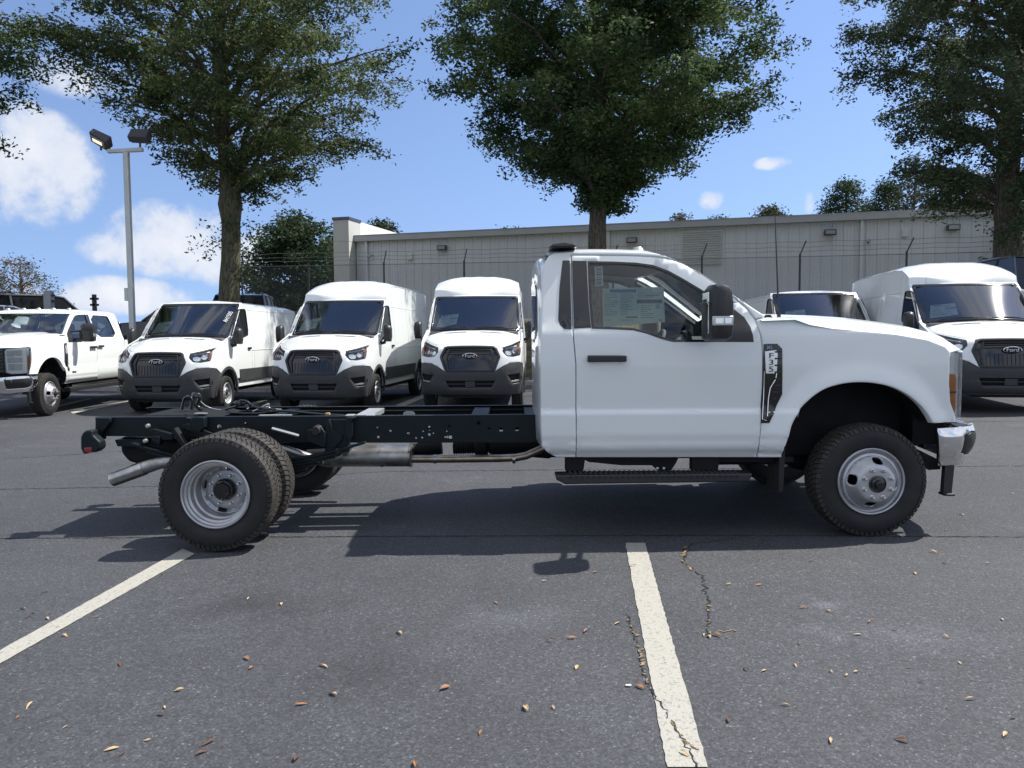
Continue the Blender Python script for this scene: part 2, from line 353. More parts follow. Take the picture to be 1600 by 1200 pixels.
def area2(p): return sum(p[i][0]*p[(i+1) % len(p)][1]-p[(i+1) % len(p)][0]*p[i][1] for i in range(len(p)))
def ccw(p): p = [tuple(q) for q in p]; return p if area2(p) > 0 else p[::-1]
def inset(p, d):
    """shrink a ccw polygon by d"""
    n = len(p); o = []
    for i in range(n):
        a, b, c = Vector(p[i-1]), Vector(p[i]), Vector(p[(i+1) % n])
        e1, e2 = (b-a), (c-b)
        if e1.length < 1e-9 or e2.length < 1e-9: o.append(tuple(b)); continue
        e1.normalize(); e2.normalize(); n1 = Vector((-e1.y, e1.x)); n2 = Vector((-e2.y, e2.x)); m = n1+n2
        if m.length < .3: m = n1.copy(); k = 1
        else: m.normalize(); k = min(1/max(m.dot(n1), .35), 2.5)
        q = b + m*d*k; o.append((q.x, q.y))
    return o
def dens_(p, st):
    o = []
    for i in range(len(p)):
        a, b = p[i], p[(i+1) % len(p)]; L_ = math.hypot(b[0]-a[0], b[1]-a[1]); k = max(1, int(math.ceil(L_/st)))
        for j in range(k): o.append((a[0]+(b[0]-a[0])*j/k, a[1]+(b[1]-a[1])*j/k))
    return o
def inpoly(P, poly):
    P = np.asarray(P, float); x, y = P[:, 0], P[:, 1]; c = np.zeros(len(P), bool); n = len(poly)
    for i in range(n):
        x1, y1 = poly[i]; x2, y2 = poly[(i+1) % n]
        if y1 == y2: continue
        k = ((y1 > y) != (y2 > y)) & (x < (x2-x1)*(y-y1)/(y2-y1)+x1); c ^= k
    return c
def dist_poly(P, poly):
    P = np.asarray(P, float); d = np.full(len(P), 1e9); q = np.asarray(poly, float)
    for i in range(len(q)):
        a, b = q[i], q[(i+1) % len(q)]; e = b-a; t = np.clip(((P-a)@e)/max(e@e, 1e-12), 0, 1)
        d = np.minimum(d, np.linalg.norm(P-(a+t[:, None]*e), axis=1))
    return d
def smooth_poly(p, it=1):
    """corner-cutting, keeps the outline close"""
    for _ in range(it):
        o = []
        for i in range(len(p)):
            a, b = p[i], p[(i+1) % len(p)]
            o += [(a[0]*.8+b[0]*.2, a[1]*.8+b[1]*.2), (a[0]*.2+b[0]*.8, a[1]*.2+b[1]*.8)]
        p = o
    return p
def patch(name, poly, mp, parent, m, holes=(), step=.08, off=0., thick=.02, rnd=.006, flip=False, gap=0., estep=None, rows=(), ring2=0.):
    poly = ccw(poly); estep = estep or step*.6
    if gap: poly = inset(poly, gap)
    poly = dens_(poly, estep); holes = [dens_(ccw(h), estep) for h in holes]
    pts = []; dep = []; edges = []
    def ring(p, d):
        b = len(pts); pts.extend(p); dep.extend([d]*len(p)); edges.extend([(b+i, b+(i+1) % len(p)) for i in range(len(p))])
    ring(poly, rnd*.8)
    if rnd:
        ring(inset(poly, rnd*.45), rnd*.2); 
    for h in holes:
        ring(h, rnd*.8)
        if rnd: ring(inset(h, -rnd*.45), rnd*.2)
    if ring2:
        ring(inset(poly, rnd*1.3), 0); ring(inset(poly, ring2), 0)
    xs = [q[0] for q in poly]; ys = [q[1] for q in poly]
    gx = np.arange(min(xs)+step*.4, max(xs), step); gy = np.arange(min(ys)+step*.4, max(ys), step)
    if len(gx) and len(gy):
        G = np.array([(a+(step*.5 if j % 2 else 0), b) for j, b in enumerate(gy) for a in gx])
        k = inpoly(G, poly) & (dist_poly(G, poly) > max(rnd+step*.3, ring2*1.5))
        for h in holes: k &= ~inpoly(G, h) & (dist_poly(G, h) > rnd+step*.3)
        if len(rows):
            for rv in rows: k &= abs(G[:, 1]-rv) > step*.3
        G = G[k]
        if len(rows):
            RG = np.array([(a, rv) for rv in rows for a in gx]); kk = inpoly(RG, poly) & (dist_poly(RG, poly) > rnd+.012)
            for h in holes: kk &= ~inpoly(RG, h) & (dist_poly(RG, h) > rnd+.012)
            G = np.concatenate([G, RG[kk]])
        for q in G: pts.append(tuple(q)); dep.append(0)
    v2, e2, f2, ov, oe, of = delaunay_2d_cdt([Vector(p) for p in pts], edges, [], 0, 1e-6)
    cen = np.array([sum((v2[i] for i in f), Vector((0, 0)))/len(f) for f in f2])
    k = inpoly(cen, poly)
    for h in holes: k &= ~inpoly(cen, h)
    F = [list(f) for f, z in zip(f2, k) if z]
    D = [min([dep[i] for i in o], default=0) if o else 0 for o in ov]
    V = []; NN = []; e = 1e-3
    for i, p in enumerate(v2):
        P = Vector(mp(p.x, p.y)); du = Vector(mp(p.x+e, p.y))-Vector(mp(p.x-e, p.y)); dv = Vector(mp(p.x, p.y+e))-Vector(mp(p.x, p.y-e))
        n = du.cross(dv).normalized()
        if flip: n = -n
        V.append(P + n*(off-D[i])); NN.append(n)
    if flip: F = [f[::-1] for f in F]
    if thick:
        cnt = {}
        for f in F:
            for a, b in zip(f, f[1:]+f[:1]): cnt[(a, b)] = 1
        be = [(a, b) for (a, b) in cnt if (b, a) not in cnt]; mp2 = {}
        for a, b in be:
            for q in (a, b):
                if q not in mp2: mp2[q] = len(V); V.append(V[q] - NN[q]*thick)
        for a, b in be: F.append([b, a, mp2[a], mp2[b]])
    used = sorted({i for f in F for i in f}); rm = {o: i for i, o in enumerate(used)}
    me = mesh_from(name, [V[i] for i in used], [[rm[i] for i in f] for f in F], m, True, 50)
    return link(name, me, parent)
def text(name, s, size, m, parent, mtx, ext=.002, sx_=1):
    c = bpy.data.curves.new(name, 'FONT'); c.body = s; c.size = size; c.extrude = ext; c.align_x = 'CENTER'; c.align_y = 'CENTER'
    o = bpy.data.objects.new(name, c); COL.objects.link(o); dg = bpy.context.evaluated_depsgraph_get(); dg.update()
    me = bpy.data.meshes.new_from_object(o.evaluated_get(dg)); bpy.data.objects.remove(o)
    me.materials.clear(); me.materials.append(m); me.name = name
    return link(name, me, parent, mtx @ Matrix.Diagonal((sx_, 1, 1, 1)))
def lerp(t, xs, ys): return float(np.interp(t, xs, ys))
def frame3(o, x, y, z):
    return Matrix(((x[0], y[0], z[0], o[0]), (x[1], y[1], z[1], o[1]), (x[2], y[2], z[2], o[2]), (0, 0, 0, 1)))

# ------------------------------------------------------------------ ground
def G0(X, Y):
    if X < -6: X = -6-.6*max(X+6, -14)
    return X*(.009+.001*min(max(Y-5, 0), 15)) - .0218
def sstep(t): t = min(max(t, 0), 1); return t*t*(3-2*t)
def T(X, Y):
    fac = .42+.58*sstep((X+12)/7)
    return G0(max(-40, min(40, X)), Y) + fac*lerp(Y, [21.6, 24, 27, 33], [.1, 1.35, 1.85, 2.1])*(1 if Y > 21.5 else 0)
KERB = 21.4
mb = MB(); xs = list(np.linspace(-45, 45, 61)); ys = [-8, -4, 0, 2, 4, 5, 6, 8, 10, 12, 14, 16, 18, 20, KERB]
mb.grid(lambda u, v: (xs[round(u*60)], ys[round(v*14)], G0(xs[round(u*60)], ys[round(v*14)])), 60, 14)
tag(mb.build('parking_lot', M['asphalt']), kind='structure')
mb = MB(); xs2 = [-900, -300, -120, -45] + list(np.linspace(-40, 45, 86)) + [120, 300, 900]; ys2 = [KERB+.15, 21.8] + list(np.linspace(22, 34, 40)) + [45, 70, 150, 400, 1500]
def bankz(X, Y):
    z = T(X, Y)
    if 21.8 < Y < 40 and abs(X) < 41: z += .05*math.sin(X*2.1+Y)*math.sin(Y*1.7-X*.6)
    return z
mb.grid(lambda u, v: (xs2[round(u*(len(xs2)-1))], ys2[round(v*(len(ys2)-1))], bankz(xs2[round(u*(len(xs2)-1))], ys2[round(v*(len(ys2)-1))])), len(xs2)-1, len(ys2)-1)
tag(mb.build('planted_bank', M['bank']), kind='structure')
mb = MB(); mb.grid(lambda u, v: ((u-.5)*4000, -1500+v*3000, -1.4), 4, 4); tag(mb.build('ground', M['grass']), kind='structure')
kb = MB(); n = 45
for i in range(n):
    x0, x1 = -45+90*i/n, -45+90*(i+1)/n-.012
    V = [(x, y, G0(x, KERB)+z) for x in (x0, x1) for (y, z) in ((KERB-.0, -.05), (KERB+.01, .12), (KERB+.03, .14), (KERB+.17, .14), (KERB+.17, -.05))]
    kb.add(V, [(0, 1, 6, 5), (1, 2, 7, 6), (2, 3, 8, 7), (3, 4, 9, 8), (0, 4, 3, 2, 1), (5, 6, 7, 8, 9)])
tag(kb.build('kerb', M['concrete'], smooth=False), kind='structure')

def gpt(px, py):
    """world point of the lot under a photograph pixel"""
    Y = 5.
    for _ in range(40):
        X, Z = unp(px, py, Y); e = Z-G0(X, Y)
        Y *= (CAM_H-G0(X, Y))/max(CAM_H-Z, .01)
    return unp(px, py, Y)[0], Y
def strip(name, quad, m, off, ns=14, jag=0., seed=1):
    """sheet between two long edges given by end points in metres"""
    rr = random.Random(seed); (a, b, c, d) = [Vector(q) for q in quad]; mb = MB()
    ja = [rr.uniform(-jag, jag) for _ in range(ns+1)]; jb = [rr.uniform(-jag, jag) for _ in range(ns+1)]
    def fn(u, v):
        i = round(u*ns); p = a.lerp(b, u); q = d.lerp(c, u); r_ = (q-p).normalized()
        P = p+r_*ja[i] if v < .5 else q+r_*jb[i]
        if 0 < v < 1: P = p.lerp(q, v)
        return (P.x, P.y, G0(P.x, P.y)+off)
    mb.grid(fn, ns, 2); return tag(mb.build(name, m, smooth=False), kind='structure')
def gq(*p): return [gpt(*q) for q in p]
# near bay lines
strip('painted_line', gq((977, 849), (1042, 1200), (1106, 1200), (1008, 849)), M['line'], .004, 70, .003, 2)
a, b_ = gpt(262, 872), gpt(0, 1017); c_, d_ = gpt(0, 1038), gpt(303, 861)
strip('painted_line', [gpt(286, 858), tuple(Vector(b_)*1.25-Vector(gpt(286, 858))*.25), tuple(Vector(c_)*1.25-Vector(gpt(304, 866))*.25), gpt(304, 866)], M['line'], .004, 50, .003, 3)
# far bay lines between the parked vans
for k, (q1, q2, q3, q4) in enumerate([((110, 644), (200, 626), (204, 627.5), (114, 646.5)), ((618, 633), (668, 614), (676, 616), (628, 636)), ((378, 633), (425, 619), (432, 621), (388, 636)),
                                     ((60, 640), (140, 622), (143, 623.5), (66, 642.5))]):
    strip('painted_line', gq(q1, q2, q3, q4), M['line'], .004, 8, .004, 5+k)
# seams and cracks: thin recessed-looking dark ribbons that wander
def crack(pts, wid, m, off=.0035, amp=.01, seed=1, st=.03, gaps=0):
    rr = random.Random(seed); P = [Vector(gpt(*p)) for p in pts]; line = [P[0]]
    for a, b in zip(P, P[1:]):
        k = max(1, int((b-a).length/st))
        for j in range(1, k+1):
            q = a.lerp(b, j/k); d = (b-a).normalized(); line.append(q+Vector((-d.y, d.x))*rr.gauss(0, amp))
    V = []; F = []
    for i, q in enumerate(line):
        d = (line[min(i+1, len(line)-1)]-line[max(i-1, 0)]).normalized(); n_ = Vector((-d.y, d.x)); ww = wid*rr.uniform(.35, 1.3)*.5
        for s_ in (-1, 1): p = q+n_*ww*s_; V.append((p.x, p.y, G0(p.x, p.y)+off))
        if i and rr.random() > gaps: F.append((2*i-2, 2*i-1, 2*i+1, 2*i))
    return tag(link('pavement_crack', mesh_from('pavement_crack', V, F, m, False)), kind='structure')
crack([(-60, 842), (300, 840), (700, 838), (1100, 837), (1700, 840)], .014, M['crack'], amp=.004, seed=1)
crack([(-60, 766), (250, 760), (600, 737), (900, 734), (1300, 731), (1700, 727)], .016, M['crack'], amp=.004, seed=2)
crack([(1440, 660), (1700, 657)], .03, M['crack'], amp=.006, seed=3)
crack([(-60, 720), (240, 702)], .02, M['crack'], amp=.006, seed=4)
crack([(1070, 858), (1068, 880), (1096, 900), (1106, 935), (1108, 975), (1100, 992)], .009, M['crack'], amp=.008, seed=5, st=.02, gaps=.12)
crack([(1066, 880), (1080, 850), (1150, 842)], .008, M['crack'], amp=.006, seed=6, st=.02, gaps=.1)
crack([(1072, 853), (1065, 880), (1085, 893)], .016, M['crack_tan'], .0045, amp=.01, seed=7, st=.014, gaps=.45)
crack([(1103, 945), (1108, 985), (1098, 990), (1150, 986)], .012, M['crack_tan'], .0045, amp=.012, seed=8, st=.014, gaps=.6)
crack([(980, 960), (994, 1000), (1004, 1045), (1022, 1085), (1050, 1130), (1072, 1165), (1090, 1200)], .007, M['crack'], .0055, amp=.0045, seed=9, st=.014, gaps=.1)
crack([(986, 975), (996, 1005), (1010, 1060), (1022, 1090)], .012, M['crack_tan'], .0062, amp=.007, seed=10, st=.012, gaps=.6)
crack([(1050, 1130), (1068, 1158), (1080, 1168)], .012, M['crack_tan'], .0062, amp=.003, seed=11, st=.012, gaps=.5)

# ------------------------------------------------------------------ building behind the fence
A = Vector((-8.2, 41.1)); B = Vector((20.35, 33.0)); DV = (B-A).normalized(); NV = Vector((DV.y, -DV.x))   # NV faces the camera
BZ, EZ = 2.0, 6.52
bld = thing('warehouse', 'long grey building with ribbed metal siding behind the barbed wire fence', 'building', (A.x, A.y, BZ), math.atan2(DV.y, DV.x))
HW = EZ-BZ
def bpart(mb, name, m, **k): return mb.build(name, m, bld, **k)
# local frame: x along the wall, -y towards the camera
pw = .46; mb = MB(); prof = [(0, 0), (.015, -.035), (.055, -.035), (.075, 0), (.17, 0), (.18, -.012), (.20, -.012), (.21, 0), (.31, 0), (.32, -.012), (.34, -.012), (.35, 0), (.455, 0)]
mb.grid(lambda u, v: (prof[round(u*12)][0], prof[round(u*12)][1], v*(HW-.1)), 12, 1)
p0 = bpart(mb, 'wall_panel', M['siding'], smooth=False); npan = int(36/pw)
for i in range(npan):
    o = p0 if i == 0 else p0.copy()
    if i: COL.objects.link(o)
    o.location = (i*pw, 0, 0)
mb = MB(); mb.b2((0, .01, -1), (36.5, .3, HW-.12)); bpart(mb, 'wall', M['siding'])
mb = MB(); mb.b2((-.05, -.22, HW-.13), (36.6, .3, HW+.16)); bpart(mb, 'fascia', M['fascia'], bevel=.01)
mb = MB(); mb.b2((-.05, -.24, HW+.16), (36.6, .3, HW+.20)); mb.b2((-.05, .3, HW+.02), (36.6, 22, HW+.2)); bpart(mb, 'roof', M['galv'])
for x in (.55, 13.35, 24.6, 30.5):
    mb = MB(); mb.b2((x, -.13, -.3), (x+.13, -.03, HW-.13)); bpart(mb, 'downpipe', M['siding'], bevel=.01)
for x in (4.9, 14.55, 23.35, 28.25):
    mb = MB(); mb.box((x, -.18, HW-.62), (.5, .26, .24)); q = bpart(mb, 'wall_light', M['lamp_body'], bevel=.02)
    mb = MB(); mb.box((x, -.32, HW-.63), (.40, .02, .17)); mb.build('lens', M['lamp_glass'], q)
for x, z in ((3.1, HW-1.0), (26.4, HW-.75)):
    mb = MB(); mb.box((x, -.08, z), (.26, .10, .36)); bpart(mb, 'junction_box', M['paper_white'], bevel=.01)
for x, z in ((.95, HW-.85), (25.0, HW-1.0)):
    mb = MB(); mb.tube([(x, -.03, z), (x-.05, -.25, z-.02)], .03, 8); mb.tube([(x-.05, -.2, z-.02), (x-.12, -.36, z-.16)], .07, 10); bpart(mb, 'camera_housing', M['galv'])
mb = MB(); mb.b2((16.9, -.06, HW-1.9), (18.7, -.02, HW-.28)); q = bpart(mb, 'louver', M['louver'])
for k in range(15):
    mb = MB(); mb.box((17.8, -.085, HW-1.85+k*.105), (1.76, .07, .012), Matrix.Rotation(R(-35), 3, 'X')); mb.build('louver_blade', M['siding'], q, smooth=False)
x = 10.95; mb = MB(); mb.b2((x-.55, -.08, 0), (x+.6, -.03, 2.25)); q = bpart(mb, 'door', M['door_grey'], bevel=.01)
mb = MB(); mb.b2((x+.02, -.1, .75), (x+.42, -.085, 1.2)); mb.build('window', M['darkhole'], q)
for k in range(4):
    mb = MB(); mb.b2((x-.48, -.095, 1.3+k*.24), (x+.54, -.083, 1.5+k*.24)); mb.build('door_panel', M['door_grey'], q, bevel=.006)
mb = MB(); mb.b2((26.2, -.09, -.2), (29.2, -.03, 1.95)); bpart(mb, 'loading_door', M['door_grey'])
mb = MB(); mb.b2((26.1, -.12, 1.95), (29.3, -.02, 2.15)); bpart(mb, 'door_header', M['louver'])
# corner pillar of stacked panels with a dark cap, and the white return wall behind it
z = -.5; ph = 0
for k, h_ in enumerate((1.2, 1.25, 1.2, 1.2, 1.15)):
    mb = MB(); mb.b2((-.95, -.75, z), (-.05, .6, z+h_-.02)); bpart(mb, 'pillar_panel', M['pillar'], bevel=.008); z += h_
mb = MB(); mb.b2((-.93, -.73, -.5), (-.07, .58, z)); bpart(mb, 'pillar_core', M['louver'])
mb = MB(); mb.b2((-.99, -.79, z-.02), (-.01, .64, z+.12)); bpart(mb, 'pillar_cap', M['suv_dark'], bevel=.01)
mb = MB(); mb.b2((-.30, .6, HW-.3), (-.06, 16, z+.03)); bpart(mb, 'return_wall', M['pillar_white'])

# fence: posts with angled barbed arms, chain link, wires
FA = Vector((9.1, 24.4)); FD = DV
def fpt(s_): q = FA+FD*s_; return q
fence = thing('chain_link_fence', 'chain link fence with barbed wire on angled arms running before the warehouse', 'fence')
def fz(s_): q = fpt(s_); return T(min(q.x, 12), q.y)-.05 if q.y > 21.6 else T(q.x, q.y)
FH = 2.45
def fbase(s_): return lerp(s_, [-22, -14, -6, 0, 8, 16], [1.75, 1.62, 1.5, 1.42, 1.36, 1.3])
mb = MB(); mb.tube([(0, 0, -.9), (0, 0, FH), (0, 0, FH+.03)], .034, 8); mb.tube([(0, 0, FH), (.12, -.17, FH+.42)], .020, 6)
pm = mesh_from('fence_post', mb.V, mb.F, M['post'])
ss = [-20.3, -17.4, -14.3, -11.2, -8.2, -5.9, -3.0, 0.0, 3.05, 6.1, 9.1]
for s_ in ss:
    q = fpt(s_); o = link('fence_post', pm, fence); o.location = (q.x, q.y, fbase(s_))
mb = MB()
for dz, dy in ((.12, -.05), (.25, -.11), (.40, -.16)):
    mb.tube([(fpt(s_).x+dz*.3, fpt(s_).y+dy, fbase(s_)+FH+dz - (.03 if i % 2 else 0)) for i, s_ in enumerate(np.linspace(-20.3, 9.1, 40))], .006, 4)
mb.build('barbed_wire', M['wire'], fence)
mb = MB(); mb.tube([(fpt(s_).x, fpt(s_).y, fbase(s_)+FH-.06) for s_ in np.linspace(-20.3, 9.1, 12)], .012, 6); mb.build('tension_wire', M['wire'], fence)
V = []; F = []; sp_ = .085; s0, s1 = -20.3, 9.1; hh = FH-.05; k = -int(hh/sp_)
def fp3(s_, z): q = fpt(s_); return (q.x, q.y, fbase(s_)+z)
for sgn in (1, -1):
    s_ = s0-hh
    while s_ < s1+hh:
        a0, a1 = (s_, 0.), (s_+sgn*hh, hh)
        # clip to fence length
        def clip(t): return a0[0]+(a1[0]-a0[0])*t
        t0, t1 = 0., 1.
        dx = a1[0]-a0[0]
        ta, tb = sorted(((s0-a0[0])/dx, (s1-a0[0])/dx)); t0, t1 = max(t0, ta), min(t1, tb)
        if t1 > t0+.01:
            p, q = fp3(clip(t0), hh*t0), fp3(clip(t1), hh*t1); b = len(V); e = .0035
            V += [(p[0], p[1], p[2]-e), (q[0], q[1], q[2]-e), (q[0], q[1], q[2]+e), (p[0], p[1], p[2]+e)]; F.append((b, b+1, b+2, b+3))
        s_ += sp_
me = mesh_from('chain_link_mesh', V, F, M['wire'], False); o = link('chain_link_mesh', me, fence); o['kind'] = 'stuff'

# ------------------------------------------------------------------ trees
def leaves_mesh(name, P, size, m, rng, droop=.3, aspect=.42):
    n = len(P); a = rng.normal(size=(n, 3)); a[:, 2] = a[:, 2]*.5-droop; a /= np.linalg.norm(a, axis=1)[:, None]
    b = rng.normal(size=(n, 3)); b[:, 2] *= .5; b = np.cross(a, b); b /= np.maximum(np.linalg.norm(b, axis=1)[:, None], 1e-6)
    s_ = size*rng.uniform(.6, 1.35, n)[:, None]; ha, hb = a*s_*.5, b*s_*aspect*.5
    c = np.cross(a, b)*s_*.10
    V = np.stack([P-ha, P+hb*1.0+c, P+ha, P-hb+c], 1).reshape(-1, 3)
    me = bpy.data.meshes.new(name); me.vertices.add(4*n); me.vertices.foreach_set('co', V.ravel()); me.loops.add(4*n)
    me.loops.foreach_set('vertex_index', np.arange(4*n)); me.polygons.add(n); me.polygons.foreach_set('loop_start', np.arange(0, 4*n, 4)); me.polygons.foreach_set('loop_total', np.full(n, 4))
    me.materials.append(m); me.update(); me.validate(); return me
def tree(name, label, base, trunk_r, env, seed, nl, lsize, leafm, barkm, lean=(0, 0), group=None, n_limb=46, clump=.42, twig=.22, knob=False, hang=.5, top_r=.35, extra=(), sparse=0., droop=.3, depth=1.):
    """env: list of (z above base, reach to the left, reach to the right) of the crown outline, bottom first"""
    rng = np.random.default_rng(seed); rr = random.Random(seed)
    t = thing(name, label, 'tree', base, 0, group)
    zs = [e[0] for e in env]; rl = [e[1] for e in env]; rr_ = [e[2] for e in env]; ztop = zs[-1]; zbot = zs[0]
    def trunkp(z): return Vector((lean[0]*z/ztop, lean[1]*z/ztop, z)) + Vector((math.sin(z*.7+seed)*.10, math.cos(z*.5+seed)*.08, 0))*min(1, z/3)
    mb = MB(); nz_ = 26; P = [trunkp(-.6+(ztop*.97+.6)*i/nz_) for i in range(nz_+1)]
    Rr = []
    for i in range(nz_+1):
        z = max(0, P[i].z); q = trunk_r*(1-.86*(z/ztop)**1.1)*(1+.5*math.exp(-z*2.2)); Rr.append(max(q*(1+.05*rr.uniform(-1, 1)), .02))
    if knob:
        for i in range(nz_+1):
            if abs(P[i].z-knob) < .3: Rr[i] *= 1.35
    mb.tube(P, Rr, 14)
    pts = []; limbs = MB()
    def reach(z, azm):
        l, r_ = lerp(z, zs, rl), lerp(z, zs, rr_); c = math.cos(azm); side_ = r_ if c > 0 else l; mean = (l+r_)/2*depth
        return math.sqrt((side_*c)**2+(mean*math.sin(azm))**2)*1.0
    for i in range(n_limb):
        zt = zbot+(ztop-zbot)*((i+.5)/n_limb)**.92; azm = i*2.39996+rr.uniform(-.4, .4); Rc = reach(zt, azm)*rr.uniform(.82, 1.0)
        if Rc < .15: continue
        zs0 = max(zbot*.55, zt-Rc*hang*rr.uniform(.6, 1.1)); zs0 = min(zs0, ztop*.95)
        p0 = trunkp(zs0); p3 = trunkp(zt)+Vector((math.cos(azm)*Rc, math.sin(azm)*Rc, 0)); m1 = p0.lerp(p3, .4)+Vector((0, 0, Rc*.20+.1))
        L_ = [(p0*(1-u)**2+m1*2*u*(1-u)+p3*u*u)+Vector((rr.gauss(0, .05), rr.gauss(0, .05), rr.gauss(0, .04)))*Rc*.25 for u in np.linspace(0, 1, 8)]
        r0 = trunk_r*.34*(1-.6*zs0/ztop)*min(1, Rc/2.5)+.012
        limbs.tube(L_, [max(r0*(1-.9*u), .008) for u in np.linspace(0, 1, 8)], 6, False)
        ns_ = int(5+Rc*2.6)
        for k in range(ns_):
            u = .22+.78*(k+.6)/ns_; j = min(int(u*7), 6); q = L_[j].lerp(L_[j+1], u*7-j)
            ln = Rc*.30*(1.15-u*.7)*rr.uniform(.6, 1.3)+.25; a2 = azm+rr.choice((-1, 1))*rr.uniform(.3, 1.5)
            e = q+Vector((math.cos(a2)*ln, math.sin(a2)*ln, rr.uniform(-.45, .45)*ln-.08))
            mid = q.lerp(e, .5)+Vector((0, 0, .1*ln)); limbs.tube([q, mid, e], [max(r0*.3*(1-u*.5), .006), .006, .004], 4, False)
            wgt = max(1, int(10*(.5+ln)))
            if rr.random() < sparse: continue
            for _ in range(wgt):
                u2 = rr.random()**.7; c0 = q.lerp(e, u2)+Vector((rr.gauss(0, .10), rr.gauss(0, .10), rr.gauss(0, .08)-.04))*(1+Rc*.08); pts.append(c0)
    for (ex, ey, ez, er, k) in extra:
        for _ in range(k): pts.append(Vector((ex+rr.gauss(0, er), ey+rr.gauss(0, er), ez+rr.gauss(0, er))))
    C = np.array([tuple(p) for p in pts]); per = max(1, nl//len(C)); Q = np.repeat(C, per, 0)
    cl = clump*rng.uniform(.5, 1.3, len(C)); Q = Q+np.clip(rng.normal(size=Q.shape), -1.5, 1.5)*np.repeat(cl, per)[:, None]*np.array([1, 1, .75])*.55
    mb.build('trunk', barkm, t, fix=False, angle=80); limbs.build('limbs', barkm, t, fix=False, angle=80)
    link('crown', leaves_mesh('crown', Q, lsize, leafm, rng, droop), t); return t
def env_px(cx, Y, bz, rows, top):
    """rows: (py, px left edge, px right edge) -> metres"""
    o = []
    for py, l, r_ in rows:
        xc, z = unp(cx, py, Y); xl = unp(l, py, Y)[0]; xr = unp(r_, py, Y)[0]; o.append((z-bz, max(xc-xl, .05), max(xr-xc, .05)))
    o += [(z-bz, a, b) for z, a, b in top]; return sorted(o)
G_NEAR = 'large shade trees on the bank behind the parked vans'
Y = 25.; X0 = unp(357, 420, Y)[0]; bz = T(X0, Y)
tree('shade_tree', 'tall olive-green tree left of centre behind the first two white vans, knobbly trunk', (X0, Y, bz), .36,
     env_px(357, Y, bz, [(278, 290, 420), (255, 270, 505), (225, 262, 580), (190, 235, 655), (150, 165, 650), (110, 110, 670), (60, 70, 685), (10, 75, 715)], [(13.5, 4.6, 6.0), (15, 3.4, 4.2), (16.4, 1.2, 1.4)]),
     11, 95000, .14, M['leaf_olive'], M['bark_green'], group=G_NEAR, n_limb=64, knob=5.0, hang=.55, clump=.27, sparse=.2,
     extra=[(.4, -.1, 3.9, .3, 26), (.55, 0, 5.0, .22, 26), (-.45, 0, 3.5, .28, 20), (.45, 0, 2.8, .22, 14)])
Y = 25.5; X0 = unp(937, 360, Y)[0]; bz = T(X0, Y)
tree('shade_tree', 'dense round-crowned green oak in the centre behind the truck cab and third van', (X0, Y, bz), .34,
     env_px(937, Y, bz, [(322, 920, 970), (298, 918, 1005), (268, 885, 1015), (240, 815, 1040), (212, 740, 1110), (185, 682, 1160), (150, 662, 1215), (110, 660, 1210), (60, 690, 1195), (15, 690, 1200)], [(13.8, 5.0, 5.3), (15.4, 3.4, 3.6), (16.6, 1.2, 1.3)]),
     22, 165000, .145, M['leaf_green'], M['bark'], group=G_NEAR, hang=.6, clump=.30, n_limb=92)
Y = 20.6+2.2; X0 = unp(1577, 300, Y)[0]; bz = T(X0, Y)
tree('shade_tree', 'large fine-leaved tree at the right edge hanging over the far white van', (X0, Y, bz), .42,
     env_px(1577, Y, bz, [(330, 1530, 1640), (280, 1430, 1660), (240, 1390, 1700), (200, 1420, 1720), (160, 1350, 1740), (120, 1320, 1760), (90, 1320, 1780), (50, 1345, 1800), (5, 1280, 1810)], [(12.2, 5.4, 5.2), (14, 4.6, 4.6), (15.8, 1.6, 1.6)]),
     33, 125000, .125, M['leaf_grey'], M['bark'], group=G_NEAR, hang=.5, clump=.28, extra=[(-.2, -.5, 3.2, .35, 50), (.3, -.4, 2.2, .4, 60), (.9, -.3, 3.3, .5, 60)])
Y = 22.; X0 = unp(-190, 300, Y)[0]; bz = T(X0, Y)
tree('shade_tree', 'tree reaching in with drooping branches at the top left corner of the view', (X0, Y, bz), .36,
     env_px(-190, Y, bz, [(210, -260, 15), (170, -330, 35), (120, -400, 40), (85, -400, 48), (50, -430, 60), (10, -430, 88)], [(11.4, 4.4, 4.6), (13, 3.2, 3.4), (14.4, 1, 1)]),
     44, 76000, .13, M['leaf_green'], M['bark'], group=G_NEAR, hang=.4, clump=.26)
# more distant trees
def far_tree(label, cx, Y, py0, rows, nl, ls, lm, seed, tr=.2, group='distant trees beyond the warehouse', **k):
    X0, z0 = unp(cx, py0, Y); bz = 2.0; z0 -= bz
    e = env_px(cx, Y, bz, rows, []); return tree('distant_tree', label, (X0, Y, bz), tr, e, seed, nl, ls, lm, M['bark'], group=group, **k)
far_tree('big dark bushy tree left of the warehouse pillar', 460, 50, 480, [(520, 400, 520), (470, 382, 535), (430, 378, 540), (395, 398, 538), (365, 425, 535), (345, 460, 515), (338, 478, 490)], 30000, .26, M['leaf_dark'], 51, .3, 'trees beside the warehouse', n_limb=40, clump=.8)
far_tree('dark treetop showing between the pillar and the olive-green tree', 525, 58, 480, [(500, 480, 580), (420, 490, 570), (390, 500, 560), (372, 515, 545)], 9000, .28, M['leaf_dark'], 52, .3, 'trees beside the warehouse', n_limb=24, clump=.8)
far_tree('small treetop above the left end of the warehouse roof', 597, 62, 480, [(400, 570, 630), (370, 572, 627), (356, 580, 612), (346, 588, 600)], 6000, .24, M['leaf_dark'], 53, n_limb=26, clump=.6)
far_tree('faint thin treetop peeping over the roof near the third van', 793, 62, 480, [(380, 768, 820), (366, 772, 818), (357, 785, 808)], 1500, .22, M['leaf_pine'], 54, n_limb=20, clump=.5)
